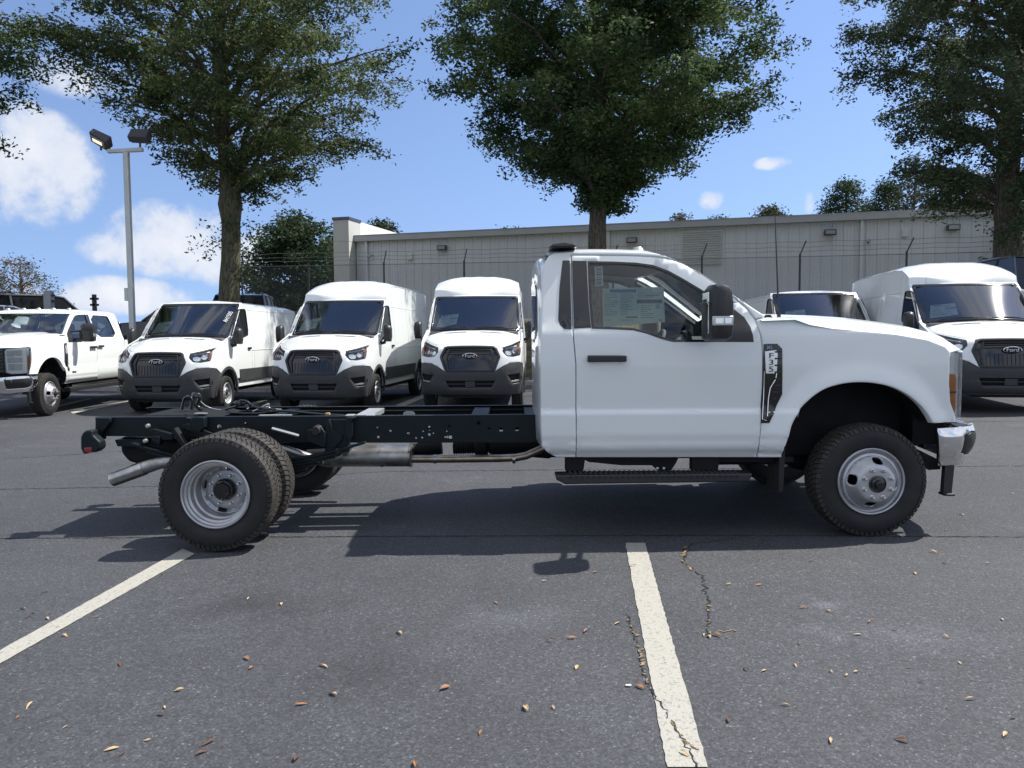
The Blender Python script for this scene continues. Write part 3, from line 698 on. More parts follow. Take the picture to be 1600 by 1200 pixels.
far_tree('wispy pale treetop above the roof right of the centre oak', 1062, 58, 470, [(380, 1035, 1090), (355, 1040, 1085), (340, 1052, 1076), (334, 1062, 1068)], 2400, .2, M['leaf_pine'], 55, n_limb=20, clump=.4)
far_tree('small rounded dark treetop just above the roof', 1126, 60, 470, [(370, 1100, 1152), (352, 1103, 1149), (344, 1112, 1140)], 5000, .22, M['leaf_dark'], 56, n_limb=24, clump=.6)
far_tree('small tree standing alone above the roof behind the whip antenna', 1202, 56, 465, [(370, 1170, 1240), (348, 1180, 1232), (335, 1183, 1222), (323, 1192, 1212)], 4200, .22, M['leaf_pine'], 57, n_limb=26, clump=.5)
gP = 'pines rising above the right end of the warehouse'
for (lab, cx, Y, rows, nl, lm, sd_) in [
    ('leftmost pine of the clump above the right end of the roof', 1320, 52, [(380, 1272, 1372), (345, 1272, 1362), (325, 1280, 1352), (300, 1296, 1345), (282, 1312, 1332)], 7000, M['leaf_dark'], 61),
    ('dark pine second from the left in the roofline clump', 1385, 54, [(380, 1350, 1425), (345, 1350, 1420), (320, 1352, 1412), (300, 1362, 1405), (285, 1375, 1395)], 6500, M['leaf_dark'], 62),
    ('tall open-branched pine in the middle of the roofline clump', 1425, 50, [(350, 1395, 1455), (310, 1400, 1450), (280, 1405, 1445), (258, 1415, 1440), (240, 1424, 1430)], 2600, M['leaf_pine'], 63),
    ('olive brown pine left of the right edge tree trunk', 1480, 52, [(380, 1440, 1530), (335, 1440, 1528), (300, 1446, 1526), (280, 1452, 1515), (266, 1466, 1500)], 8000, M['leaf_pine'], 64),
    ('pine seen directly beside the trunk at the right edge', 1530, 50, [(380, 1500, 1570), (335, 1500, 1565), (295, 1508, 1556), (270, 1520, 1545)], 6000, M['leaf_brown'], 65)]:
    far_tree(lab, cx, Y, 470, rows, nl, .2, lm, sd_, group=gP, n_limb=26, clump=.5, hang=.1, sparse=.25)
far_tree('brownish bare-topped tree at the far left beyond the parked pickup', 38, 60, 500, [(520, 0, 70), (480, -20, 92), (455, -30, 92), (430, -15, 80), (408, 5, 55), (402, 20, 40)], 5200, .22, M['leaf_brown'], 58, group='trees beside the warehouse', n_limb=40, clump=.45, sparse=.25)
far_tree('low green tree behind the light pole at the far left', -40, 64, 500, [(520, -120, 40), (470, -120, 20), (430, -100, 0), (410, -70, -20)], 6000, .28, M['leaf_dark'], 59, group='trees beside the warehouse', n_limb=30, clump=.7)
far_tree('tree rising beyond the right edge of the view', 1700, 30, 480, [(500, 1600, 1800), (430, 1590, 1800), (330, 1600, 1790), (260, 1640, 1760)], 9000, .2, M['leaf_dark'], 60, group='trees beside the warehouse', n_limb=34, clump=.7)
exec_after = []

# ------------------------------------------------------------------ wheels (local: axle along y, outer face towards -y)
def make_wheel(parent, loc, outer, kind, Rt=.385, W=.235, name='wheel'):
    """outer = -1 if the outer face looks towards -y; kind: front, rear, van, steel"""
    key = (kind, Rt, W)
    wroot = bpy.data.objects.new(name, None); COL.objects.link(wroot); wroot.parent = parent; wroot.location = loc
    wroot.rotation_euler = (0, 0, 0 if outer < 0 else math.pi)
    if key not in make_wheel.c:
        rr = random.Random(3); h = W/2; rr_ = .222 if Rt > .37 else .205; D = []
        mb = MB()
        prof = [(rr_, -h+.030), (rr_+.012, -h+.014), (rr_+.04, -h+.004), (Rt-.085, -h-.002), (Rt-.05, -h+.004), (Rt-.030, -h+.012), (Rt-.012, -h+.028), (Rt-.009, -h+.05), (Rt-.009, h-.05), (Rt-.012, h-.028), (Rt-.03, h-.012), (Rt-.085, h+.002), (rr_+.01, h-.01), (rr_, h-.03)]
        mb.lathe(prof, 72)
        D.append(('tyre', mesh_from('tyre', mb.V, mb.F, M['rubber'], True, 45), None))
        # tread blocks: five ribs of separate lugs plus shoulder lugs
        mb = MB(); nb = 66
        ribs = [(-h+.012, -h+.062, 1), (-h+.070, -.022, 0), (-.016, .016, 1), (.022, h-.070, 0), (h-.062, h-.012, 1)]
        for (y0, y1, ph) in ribs:
            for k in range(nb):
                a0 = 2*math.pi*(k+.5*ph)/nb; a1 = a0+2*math.pi/nb*.76; tw = rr.uniform(-.25, .25)/nb; sk = 2*math.pi/nb*.35*(1 if y0 < 0 else -1)
                P = []
                for r_ in (Rt-.016, Rt):
                    for (a, y, s_) in ((a0, y0, 0), (a1, y0, 0), (a1, y1, 1), (a0, y1, 1)):
                        sh_ = (.011 if (abs(y) > h-.02) else 0)
                        a_ = a+tw+sk*s_; P.append(((r_-sh_)*math.cos(a_), y, (r_-sh_)*math.sin(a_)))
                mb.add(P, [(4, 5, 6, 7), (0, 1, 5, 4), (1, 2, 6, 5), (2, 3, 7, 6), (3, 0, 4, 7)])
        for s_ in (-1, 1):
            for k in range(nb):
                a0 = 2*math.pi*(k+.5)/nb; a1 = a0+2*math.pi/nb*(.66 if k % 2 else .4)
                P = [((Rt-dr)*math.cos(a), s_*(h-yy), (Rt-dr)*math.sin(a)) for (dr, yy) in ((.011, .012), (.038, .002)) for a in (a0, a1)]
                P += [((Rt-dr)*math.cos(a), s_*(h-yy), (Rt-dr)*math.sin(a)) for (dr, yy) in ((.020, .026), (.040, .014)) for a in (a0, a1)]
                mb.add(P, [(0, 1, 3, 2), (0, 2, 6, 4), (1, 5, 7, 3), (2, 3, 7, 6)])
        tm = mesh_from('tread', mb.V, mb.F, M['tread'], False); D.append(('tread', tm, 'stuff'))
        # raised sidewall lettering band, illegible at this size: short raised bars
        mb = MB()
        for base_a in ((1.2, 2.0, 9), (4.1, 5.2, 12), (2.7, 3.1, 5)):
            for k in range(base_a[2]):
                a = base_a[0]+(base_a[1]-base_a[0])*k/base_a[2]; r_ = rr_+.075; c_, s_ = math.cos(a), math.sin(a)
                mb.box((r_*c_, -h-.0005, r_*s_), (.022*rr.uniform(.7, 1), .003, .010), Matrix.Rotation(-a, 3, 'Y'))
        D.append(('sidewall_lettering', mesh_from('sidewall_lettering', mb.V, mb.F, M['rubber'], False), 'stuff'))
        rim = MB(); f = rr_+.006
        if kind == 'front':
            rim.lathe([(f, -h+.022), (f, -h+.010), (f-.006, -h+.004), (f-.014, -h+.008), (f-.018, -h+.03), (f-.030, -h+.035), (f-.036, -h+.014), (f-.050, -h+.006)], 64)
            def face(r_): return lerp(r_, [0, .06, .075, .115, .128, .170, f-.050], [-h-.075, -h-.075, -h-.075, -h-.073, -h-.062, -h-.004, -h+.006])
            hr, nl, lr, hub = f-.05, 8, .096, .058
            ho = [(.151, a, .036, .021) for a in (R(172), R(82), R(262), R(352))]
        elif kind == 'rear':
            rim.lathe([(f, -h+.022), (f, -h+.006), (f-.008, -h), (f-.014, -h+.006), (f-.018, -h+.026), (f-.030, -h+.032), (f-.032, -h+.05), (f-.045, -h+.058), (f-.045, -h+.11), (f-.056, -h+.118), (f-.064, -h+.19)], 64)
            def face(r_): return lerp(r_, [0, .075, .122, .130, .148, f-.064], [-h+.196, -h+.196, -h+.196, -h+.199, -h+.212, -h+.190])
            hr, nl, lr, hub = f-.064, 8, .103, .076
            ho = [(.146, a, .030, .0125) for a in (R(168), R(258), R(78), R(-12))]
        else:
            rim.lathe([(f, -h+.022), (f, -h+.008), (f-.008, -h+.002), (f-.016, -h+.010), (f-.022, -h+.035), (f-.034, -h+.04)], 48)
            def face(r_): return lerp(r_, [0, .05, .085, .10, .14, f-.034], [-h+.030, -h+.030, -h+.016, -h+.022, -h+.052, -h+.040])
            hr, nl, lr, hub = f-.034, 5, .068, .038
            ho = [(.128, a, .018, .016) for a in [R(18+k*36) for k in range(10)]]
        rim.lathe([(f-.064, h-.03), (f-.03, h-.03), (f, h-.02)], 48)
        rm_ = mesh_from('rim', rim.V, rim.F, M['silver'], True, 30)
        # disc with pierced oval hand holes
        circ = [(hr*math.cos(a), hr*math.sin(a)) for a in np.linspace(0, 2*math.pi, 48, endpoint=False)]
        holes = []
        for (r_, a, ea, eb) in ho:
            c_ = Vector((r_*math.cos(a), r_*math.sin(a))); e1 = Vector((-math.sin(a), math.cos(a))); e2 = Vector((math.cos(a), math.sin(a)))
            holes.append([tuple(c_+e1*ea*math.copysign(abs(math.cos(t))**.7, math.cos(t))+e2*eb*math.copysign(abs(math.sin(t))**.7, math.sin(t))) for t in np.linspace(0, 2*math.pi, 16, endpoint=False)])
        tmp = patch('wheel_disc', circ, lambda u, v: (u, face(math.hypot(u, v)), v), None, M['silver'], holes, .012, thick=.01, rnd=.002, flip=False, estep=.014)
        dm = tmp.data; bpy.data.objects.remove(tmp)
        D.append(('rim', rm_, None)); D.append(('wheel_disc', dm, None))
        mb = MB(); yl = face(lr)
        for k in range(nl):
            a = 2*math.pi*(k+.5)/nl; c_, s_ = lr*math.cos(a), lr*math.sin(a)
            mb.lathe([(0.0001, -.038), (.009, -.036), (.0105, -.024), (.0105, -.006), (.016, -.004), (.016, .0)], 8, 'y', (c_, yl, s_))
        D.append(('lug_nuts', mesh_from('lug_nuts', mb.V, mb.F, M['zinc'] if kind != 'van' else M['black_plastic'], True, 30), 'stuff'))
        mb = MB(); yh = face(0)
        if kind == 'front': mb.lathe([(hub, .0), (hub, -.006), (hub-.006, -.008), (hub-.010, .006), (hub-.012, -.012), (.030, -.016), (.026, -.040), (.020, -.042), (.0001, -.040)], 24, 'y', (0, yh, 0))
        elif kind == 'rear': mb.lathe([(hub, .0), (hub, -.03), (hub-.010, -.05), (hub-.022, -.052), (hub-.028, -.07), (.0001, -.072)], 24, 'y', (0, yh, 0))
        else: mb.lathe([(hub, 0), (hub, -.012), (hub-.01, -.02), (.0001, -.022)], 20, 'y', (0, yh, 0))
        if kind == 'rear':
            for k in range(8):
                a = 2*math.pi*k/8; mb.lathe([(.0001, -.062), (.006, -.060), (.006, -.05)], 6, 'y', ((hub-.016)*math.cos(a), yh, (hub-.016)*math.sin(a)))
        D.append(('hub', mesh_from('hub', mb.V, mb.F, M['gloss_black'], True, 30), None))
        bo = .105 if kind == 'rear' else .02; mb = MB(); mb.lathe([(.155, bo+.03), (.155, bo), (.0001, bo)], 24); D.append(('brake_disc', mesh_from('brake_disc', mb.V, mb.F, M['under'], True, 30), None))
        make_wheel.c[key] = D
    for nm, me, kd in make_wheel.c[key]:
        o = link(nm, me, wroot)
        if kd: o['kind'] = kd
    return wroot
make_wheel.c = {}

# ------------------------------------------------------------------ heavy-duty truck: outline traced at its real distance, depth from width function
TX, TY = 2.425, 6.15
AX, AZ = (1348-800)/1200*5.14-TX, .515      # centre of the front wheel arch
def wS(x, z, flare=True):
    y = .985 + .010*math.sin(max(0, min(1, (z-.86)/.5))*math.pi)
    y += (.024*sstep((.870-z)/.018) - .012*sstep((.70-z)/.035) - .014*sstep((.63-z)/.02))*sstep((-.38-x)/.12) - .040*sstep((.600-z)/.04)
    if z > 1.34: y -= (z-1.34)*.30*sstep((z-1.34)/.12) if z < 1.46 else (z-1.34)*.30
    if flare:
        r = math.hypot(x-AX, z-AZ); q = max(0, min(1, 1-(r-.54)/.15))
        if x > AX-.7: y += .032*q*q*(3-2*q)
    if x > .30: y -= .30*(x-.30)**2
    return y
def tr(px, py):
    y = 1.
    for _ in range(4):
        X, Z = unp(px, py, TY-y); y = wS(X-TX, Z)
    return (X-TX, Z)
def TR(l): return [tr(*p) for p in l]
arch = TR([(1222, 715), (1226, 700), (1231.7, 686.7), (1240, 660), (1256.7, 633), (1283, 611.7), (1310, 601.7), (1340, 598), (1370, 600), (1396.7, 606.7), (1420, 619), (1437, 633), (1449, 647), (1457.7, 661.7)])
door_up = TR([(900, 715), (900.5, 670), (900, 570), (896.5, 530), (895.5, 517.5), (893, 440), (892.5, 398.2)])
door_top = TR([(945, 398.7), (980, 399), (1015, 400.5), (1040, 403), (1065, 411), (1090, 425), (1115, 441), (1142, 460.5), (1167.5, 482.5)])
door_fr = TR([(1180, 499), (1187, 518), (1191.5, 545), (1192, 595), (1190, 655), (1186.6, 690), (1183, 715)])
cab_rear = TR([(869.5, 715), (856, 709), (847, 699), (845, 670), (844, 570), (845, 495), (847, 430), (850, 410), (857, 399), (866, 394)])
cab_roof = TR([(890, 392.5), (930, 391.8), (970, 392.2), (1015, 394), (1040, 399), (1057.5, 406.5), (1085, 420), (1107.5, 434), (1130, 449), (1152.5, 464), (1175, 479.5), (1197, 493.5)])
cowl = tr(1199, 495)
fend_top = TR([(1240, 498), (1263, 506), (1300, 512), (1350, 516), (1400, 521), (1450, 530), (1478, 541), (1485, 549)])
fend_front = TR([(1484, 600), (1486, 628), (1492, 645), (1494, 660)])
win = TR([(918.7, 408.7), (960, 409.3), (995, 411), (1020, 414.5), (1045, 423.7), (1070, 437.5), (1102.5, 457), (1130, 474), (1147.5, 484.5), (1162.5, 496), (1172, 511), (1176, 524), (1177, 533.7), (1140, 533.7), (1105, 533.7), (1052.5, 533.7), (1035, 529.5), (1010, 520.5), (990, 515.5), (960, 514), (925, 512.8), (921, 470)])
glass_poly_front = tr(1122, 533.7), tr(1112, 463)
pil_door = TR([(893.8, 407.5), (916.5, 407.7), (919.5, 470), (923.5, 512), (896.8, 513.5), (894.5, 450)])
pil_cab = TR([(879, 407), (890.5, 407), (891.5, 450), (893.5, 514.5), (882, 514.5), (875, 508), (872, 500), (874, 450)])
badge = TR([(1193, 537.5), (1214, 537), (1222, 545), (1222, 616), (1202, 661), (1189, 661), (1191.5, 600)])
def cr(P, n=4):
    Q = []
    for i in range(len(P)-1):
        p0, p1, p2, p3 = [Vector(P[max(0, min(len(P)-1, j))]) for j in (i-1, i, i+1, i+2)]
        for t in [k/n for k in range(n)]: Q.append(tuple(.5*((2*p1)+(p2-p0)*t+(2*p0-5*p1+4*p2-p3)*t*t+(3*p1-p0-3*p2+p3)*t**3)))
    return Q+[tuple(P[-1])]
arch = [arch[0], arch[1]]+cr(arch[2:])
_dt = cr([door_up[-1]]+door_top+[door_fr[0]], 3); door_top = _dt[3:-3]
door_fr = [door_fr[0]]+cr(door_fr, 3)[1:]
plan_head = [(.533, .962), (.585, .955), (.635, .928), (.672, .865), (.705, .76), (.74, .56), (.775, .30), (.785, 0), (.775, -.3)]
plan_bump = [(.405, .985), (.55, .985), (.64, .962), (.705, .905), (.75, .82), (.80, .66), (.85, .35), (.865, 0), (.85, -.35)]
def plan_map(pl, side_):
    cum = [0]
    for a, b in zip(pl, pl[1:]): cum.append(cum[-1]+math.hypot(b[0]-a[0], b[1]-a[1]))
    def f(u, v): return (lerp(u, cum, [p[0] for p in pl]), side_*lerp(u, cum, [p[1] for p in pl]), v)
    return f, cum
ROWS = [.885, .872, .864, .857, .850, .835, .715, .69, .67, .625, .605, .585, .57]
def build_mirror(root, side_, base, W=.045):
    """tow mirror: head, glass, lamp, two arms"""
    bx, by, bz_ = base   # centre of the head
    s_ = side_
    pr = [(-.10, -.165), (-.075, -.18), (.05, -.18), (.085, -.16), (.10, -.10), (.098, .06), (.085, .14), (.055, .172), (0, .185), (-.055, .178), (-.09, .14), (-.103, .05)]
    mb = MB(); m = len(pr)
    secs = [(-.115, .80, .012), (-.10, .95, .004), (-.06, 1, 0), (.02, 1, 0), (.08, .94, 0), (.115, .80, 0), (.130, .5, 0)]
    # long axis of the housing runs across the truck (y); x is its thickness fore-aft
    V = []
    for (yy, sc, dx) in secs:
        for (a, b) in pr: V.append((bx+a*sc*.82, by+s_*yy, bz_+b*(.5+.5*sc)))
    F = [(i*m+k, i*m+(k+1) % m, (i+1)*m+(k+1) % m, (i+1)*m+k) for i in range(len(secs)-1) for k in range(m)] + [tuple(range(m))[::-1], tuple((len(secs)-1)*m+k for k in range(m))]
    mb.add(V, F); q = mb.build('mirror', M['black_plastic'], root, angle=40)
    mb = MB(); mb.box((bx-.078, by, bz_), (.004, .16, .26)); mb.build('mirror_glass', M['chrome'], q, bevel=.003)
    mb = MB()
    for dz in (-.125, .03): mb.tube([(bx+.03, by-s_*.10, bz_+dz), (bx+.05, by-s_*.22, bz_+dz-.005), (bx+.06, by-s_*.33, bz_+dz-.01)], .019, 8)
    mb.tube([(bx+.035, by-s_*.14, bz_-.14), (bx+.04, by-s_*.145, bz_+.05)], .022, 8); mb.build('mirror_arm', M['black_plastic'], q)
    mb = MB(); mb.b2((bx-.068, by+s_*.122, bz_-.082), (bx+.062, by+s_*.134, bz_-.022)); mb.build('mirror_lamp', M['zinc'], q, bevel=.006)
    mb = MB(); mb.b2((bx-.05, by+s_*.134, bz_-.07), (bx+.0, by+s_*.1375, bz_-.035)); mb.b2((bx+.008, by+s_*.134, bz_-.07), (bx+.05, by+s_*.1375, bz_-.035)); mb.build('mirror_lamp_lens', M['chrome'], q, bevel=.002)
    mb = MB(); mb.b2((bx-.095, by-s_*.105, bz_+.062), (bx+.098, by+s_*.118, bz_+.066)); mb.build('mirror_seam', M['gloss_black'], q)
    return q
def bumpf(f, u, v, s_):
    a, b = f(u-.02, v), f(u+.02, v); P = f(u, v); d = Vector((b[0]-a[0], b[1]-a[1])); n = Vector((d.y, -d.x))*(-s_)
    if n.length > 0: n.normalize()
    q = min(1, max(-1, (v-.66)/.155)); k = .055*(1-abs(q)**2.2)-.02*max(0, -q)
    return (P[0]+n.x*k, P[1]+n.y*k, v)
def heavy_truck(root, ext=0., label_text='F35'):
    """ext: metres added behind the front doors (crew cab)"""
    W_ = M['white']
    sh_ = lambda P: [(x-ext if x < -1.99 else x, z) for x, z in P]
    for s_ in (-1, 1):
        mp = lambda u, v, s_=s_: (u, s_*wS(u, v), v); fl = s_ > 0
        kw = dict(flip=fl)
        door = door_up+door_top+door_fr
        # cab side: rear corner, roof rail and windscreen pillar
        rr_s = cr(cab_roof, 3); poly = sh_(cab_rear)+sh_(cab_roof[:1])+rr_s[3:]+[door_fr[0]]+door_top[::-1]
        if ext:
            dback = sh_(door_up)
            poly += [(door_up[-1][0], door_up[-1][1])]+[(x, z) for x, z in dback[::-1]]
        else: poly += door_up[::-1]
        patch('cab_side', poly, mp, root, W_, step=.05, gap=.0028, thick=.05, rows=ROWS, estep=.018, ring2=.014, **kw)
        if ext:
            dr = door_up; db = sh_(door_up)
            rd = [(x, z) for x, z in db] + [(x, z) for x, z in dr[::-1]]
            zt, zb = win[1][1], win[-2][1]+.005; xa = dr[-2][0]-.05; xb = db[-2][0]+.11
            rw = smooth_poly([(xb-.02, zb), (xb+.10, zt-.03), (xb+.17, zt), (xa, zt), (xa, zb)], 1)
            q = patch('rear_door', rd, mp, root, W_, [rw], .07, gap=.0028, thick=.05, **kw)
            patch('window_glass', inset(ccw(rw), -.005), mp, q, M['glass'], step=.1, off=-.012, thick=0, rnd=0, **kw)
            patch('window_trim', inset(ccw(rw), -.004), mp, q, M['gloss_black'], [inset(ccw(rw), .014)], .1, off=.001, thick=.01, rnd=.001, **kw)
            hx, hz = dr[2][0]-.13, 1.235; mb = MB(); mb.box((hx, s_*(wS(hx, hz)+.030), hz), (.24, .022, .042)); mb.build('door_handle', M['black_plastic'], q, bevel=.008)
        # door with window opening
        q = patch('door', door, mp, root, W_, [win], .045, gap=.0028, thick=.05, rows=ROWS, **kw)
        gw = ccw(win); gf = [p for p in win[:7]]+[glass_poly_front[1], glass_poly_front[0]]+[p for p in win[15:]]
        patch('window_glass', gf, mp, q, M['glass'], step=.1, off=-.014, thick=0, rnd=0, **kw)
        patch('window_trim', inset(gw, -.003), mp, q, M['gloss_black'], [inset(gw, .013)], .1, off=.001, thick=.012, rnd=.001, **kw)
        sail = [glass_poly_front[0], glass_poly_front[1]]+win[6:13]
        patch('mirror_sail', sail, mp, q, M['black_plastic'], step=.05, off=.003, thick=.02, rnd=.004, **kw)
        patch('pillar_trim', pil_door, mp, q, M['gloss_black'], step=.05, off=.0025, thick=.004, rnd=.001, **kw)
        if not ext: patch('pillar_trim', pil_cab, mp, root, M['gloss_black'], step=.05, off=.0025, thick=.004, rnd=.001, **kw)
        (hx0, hz0), (hx1, hz1) = tr(917, 565.5), tr(978, 554.5); hx, hz = (hx0+hx1)/2, (hz0+hz1)/2; yy = wS(hx, hz)
        mb = MB(); mb.box((hx, s_*(yy+.036), hz), (hx1-hx0, .020, .046)); mb.box((hx0+.03, s_*(yy+.015), hz), (.05, .04, .040)); mb.box((hx1-.03, s_*(yy+.015), hz), (.05, .04, .040))
        hd = mb.build('door_handle', M['black_plastic'], q, bevel=.009, seg=3)
        cup = [(hx+.075*math.cos(a), hz+.012+.042*math.sin(a)) for a in np.linspace(0, 2*math.pi, 20, endpoint=False)]
        patch('handle_recess', cup, mp, q, M['white'], step=.03, off=.0008, thick=0, rnd=.0, **kw)
        # front fender
        fen = [cowl]+fend_top+fend_front+arch[::-1]+door_fr[::-1]
        fd = patch('fender', fen, mp, root, W_, step=.035, gap=.0028, thick=.05, rows=ROWS, ring2=.022, **kw)
        # rolled edge round the arch and dark liner inside
        mb = MB(); m = len(arch)
        mb.grid(lambda u, v: (arch[round(u*(m-1))][0]*(1)+0, s_*(wS(*arch[round(u*(m-1))])-.004-v*.30), arch[round(u*(m-1))][1]+.006), m-1, 1)
        mb.build('wheel_arch_liner', M['under'], fd)
        # badge
        bq = patch('fender_vent', badge, mp, fd, M['gloss_black'], step=.04, off=.006, thick=.012, rnd=.003, **kw)
        for k in range(8):
            z0 = badge[2][1]-.02-k*.045; xa, xb = tr(1209, 600)[0], tr(1219.5, 600)[0]
            if k > 5: xa, xb = xa-.01, xb-.012*(k-5)-.01
            mb = MB(); mb.box(((xa+xb)/2, s_*(wS(xa, z0)+.010), z0), (xb-xa, .008, .010)); mb.build('vent_slat', M['black_plastic'], bq)
        ch = TR([(1194.5, 549), (1212, 547), (1214.5, 552), (1213, 580), (1209, 583.5), (1196, 583.5)])
        cq = patch('badge_plate', ch, mp, bq, M['lamp_silver'], step=.03, off=.012, thick=.008, rnd=.002, **kw)
        for k, chh in enumerate('F35'):
            x_, z_ = tr(1204, 556+k*10.5); P = (x_, s_*(wS(x_, z_)+.0135), z_)
            mtx = frame3(P, (1, 0, 0), (0, 0, 1), (0, -1, 0)) if s_ < 0 else frame3(P, (-1, 0, 0), (0, 0, 1), (0, 1, 0))
            text('badge_letter', chh, .052, M['gloss_black'], cq, mtx, .001, 1.55)
        x_, z_ = tr(1202, 543); P = (x_, s_*(wS(x_, z_)+.0085), z_)
        mtx = frame3(P, (1, 0, 0), (0, 0, 1), (0, -1, 0)) if s_ < 0 else frame3(P, (-1, 0, 0), (0, 0, 1), (0, 1, 0))
        text('badge_letter', 'XL', .030, M['paper_white'], bq, mtx, .001, 1.25)
        ln = [(tr(a, b)) for a, b in ((1213, 583), (1211.5, 592), (1203, 606), (1200, 622), (1198.5, 650))]
        mb = MB(); mb.tube([(x_, s_*(wS(x_, z_)+.009), z_) for x_, z_ in ln], .0032, 6); ln = TR([(1193.5, 580), (1192.5, 620), (1190.5, 655), (1197, 657)]); mb.tube([(x_, s_*(wS(x_, z_)+.009), z_) for x_, z_ in ln], .0032, 6)
        mb.build('chrome_strip', M['chrome'], bq)
        # headlight wrapping the corner
        f, cum = plan_map(plan_head, s_)
        zt, zb = tr(1490, 549)[1], tr(1490, 657)[1]; zm = tr(1485, 600)[1]
        hp = [(.0, zt-.06), (.012, zt-.012), (.05, zt), (.15, zt-.005), (.42, zt-.03), (.45, zt-.08), (.43, zb+.03), (.34, zb+.005), (.15, zb+.01), (.06, zb+.02), (.02, zb+.08), (.0, zb+.16)]
        hq = patch('headlight', hp, f, root, M['lamp_silver'], step=.03, off=-.018, thick=.03, rnd=.003, flip=s_ > 0)
        patch('headlight_cover', inset(ccw(hp), .002), f, hq, M['lens'], step=.03, off=.004, thick=.01, rnd=.004, flip=s_ > 0)
        am = [(.002, zt-.19), (.014, zt-.155), (.046, zt-.155), (.058, zt-.19), (.058, zt-.385), (.045, zt-.42), (.020, zt-.42), (.002, zt-.36)]
        aq = patch('amber_marker', am, f, hq, M['amber'], step=.03, off=-.001, thick=.006, rnd=.003, flip=s_ > 0)
        patch('marker_divider', [(.006, zt-.272), (.058, zt-.272), (.058, zt-.282), (.006, zt-.282)], f, hq, M['gloss_black'], step=.03, off=.001, thick=.005, rnd=0, flip=s_ > 0)
        for (u0, u1, z0, z1) in ((.16, .29, zt-.05, zt-.15), (.30, .41, zt-.06, zt-.16), (.16, .40, zt-.18, zt-.27), (.16, .29, zt-.29, zt-.40), (.30, .39, zt-.29, zt-.40)):
            patch('lamp_cell', [(u0, z0), (u1, z0), (u1, z1), (u0, z1)], f, hq, M['silver'], step=.05, off=-.008, thick=.008, rnd=.006, flip=s_ > 0)
        patch('headlight_surround', inset(ccw(hp), -.010), f, hq, W_ if not ext else M['black_plastic'], [inset(ccw(hp), .0)], .03, off=.001, thick=.03, rnd=.003, flip=s_ > 0)
        # bumper end, tow slot and air dam
        f, cum = plan_map(plan_bump, s_)
        b0, b1, b2_ = tr(1458, 668)[1], tr(1500, 663)[1], tr(1490, 727)[1]
        bp = [(.02, b0), (.30, b1+.002), (.42, b1), (.60, b0), (cum[7], b0), (cum[7], b2_+.01), (.55, b2_-.02), (.40, b2_-.005), (.20, b2_+.005), (.09, b2_+.002), (.045, b2_+.10), (.035, b2_+.16)]
        fog = [(.205, b0-.06), (.25, b0-.035), (.60, b0-.06), (.58, b2_+.06), (.27, b2_+.075), (.210, b2_+.10)]
        bq = patch('front_bumper', bp, lambda u, v, f=f, s_=s_: bumpf(f, u, v, s_), root, M['chrome'], [inset(ccw(fog), -.004)], .035, thick=.03, rnd=.012, flip=s_ > 0)
        patch('bumper_insert', fog, lambda u, v, f=f, s_=s_: bumpf(f, u, v, s_), bq, M['black_plastic'], step=.04, off=-.004, thick=.01, rnd=.004, flip=s_ > 0)
        mb = MB(); P = f(.50, b0-.075); mb.lathe([(.0001, .05), (.028, .045), (.034, .02), (.036, 0)], 14, 'x', P); mb.build('fog_lamp', M['zinc'], bq)
        mb = MB(); P = f(.375, b0-.10); mb.tube([(P[0]-.02, P[1]-s_*.05, P[2]), (P[0]+.012, P[1], P[2]), (P[0]+.0, P[1]+s_*.03, P[2])], .016, 8); mb.build('tow_hook', M['gloss_black'], root)
        z1, z2 = tr(1480, 727)[1], tr(1480, 772)[1]
        mb = MB(); mb.prism([(.535, z1), (.60, z1), (.585, z2), (.525, z2+.004)], s_*.90, s_*.945); mb.b2((.52, s_*.89, z2-.004), (.592, s_*.975, z2+.012)); mb.build('air_dam', M['black_plastic'], root, bevel=.004)
        mb = MB(); mb.prism([(.30, .575), (.36, .59), (.56, z1+.015), (.56, z1-.045), (.48, z1-.05)], s_*.80, s_*.84); mb.build('bumper_bracket', M['under'], root)
        build_mirror(root, s_, ((1124.5-800)/1200*4.86-TX, s_*1.24, unp(1124, 489, 4.9)[1]))
    # hood (edges follow the fender tops)
    hx = [cowl[0]-.05]+[p[0] for p in fend_top]; hz = [cowl[1]-.02]+[p[1] for p in fend_top]
    sil = dict(xs=[tr(p, 500)[0] for p in (1199, 1240, 1303, 1347, 1393, 1433, 1460, 1477, 1493)], zs=[tr(1199, 495)[1], tr(1240, 496)[1], tr(1303, 498)[1], tr(1347, 500.7)[1], tr(1393, 506.7)[1], tr(1433, 512.7)[1], tr(1460, 519)[1], tr(1477, 526.7)[1], tr(1493, 540)[1]])
    x0, x1 = hx[0], hx[-1]+.0
    def hood(u, v):
        t_ = (v-.5)*2; s2 = 1 if t_ >= 0 else -1; a = abs(t_); x = x0+(x1-x0)*u; ze = lerp(x, hx, hz); zsil = lerp(x, sil['xs'], sil['zs'])+.004
        ww = wS(x, min(ze, 1.3))-.012; lift = max(zsil-ze, .004)
        zz = ze - .007*(1-sstep((1-a)/.05)) + lift*sstep((1-a)/.16) + .035*sstep((.80-a)/.25)*(1-.3*a); zz -= .02*sstep((.35-a)/.2)
        fx = .185*sstep(u**3)*(1-a**3); drop = (.05*(u**8))*(1-a**3)
        return (x+fx, s2*a*ww, zz-drop)
    mb = MB(); mb.grid(hood, 40, 44); ho_ = mb.build('hood', M['white'], root, angle=60)
    # hood nose down to the grille
    f, cum = plan_map(plan_head, 1)
    ctr = 2*cum[7]
    plan_full = [(x, y) for x, y in plan_head[:8]]+[(x, -y) for x, y in plan_head[:7]][::-1]
    ff, cf = plan_map(plan_full, 1); zt = tr(1490, 549)[1]; zb = tr(1490, 657)[1]
    mb = MB()
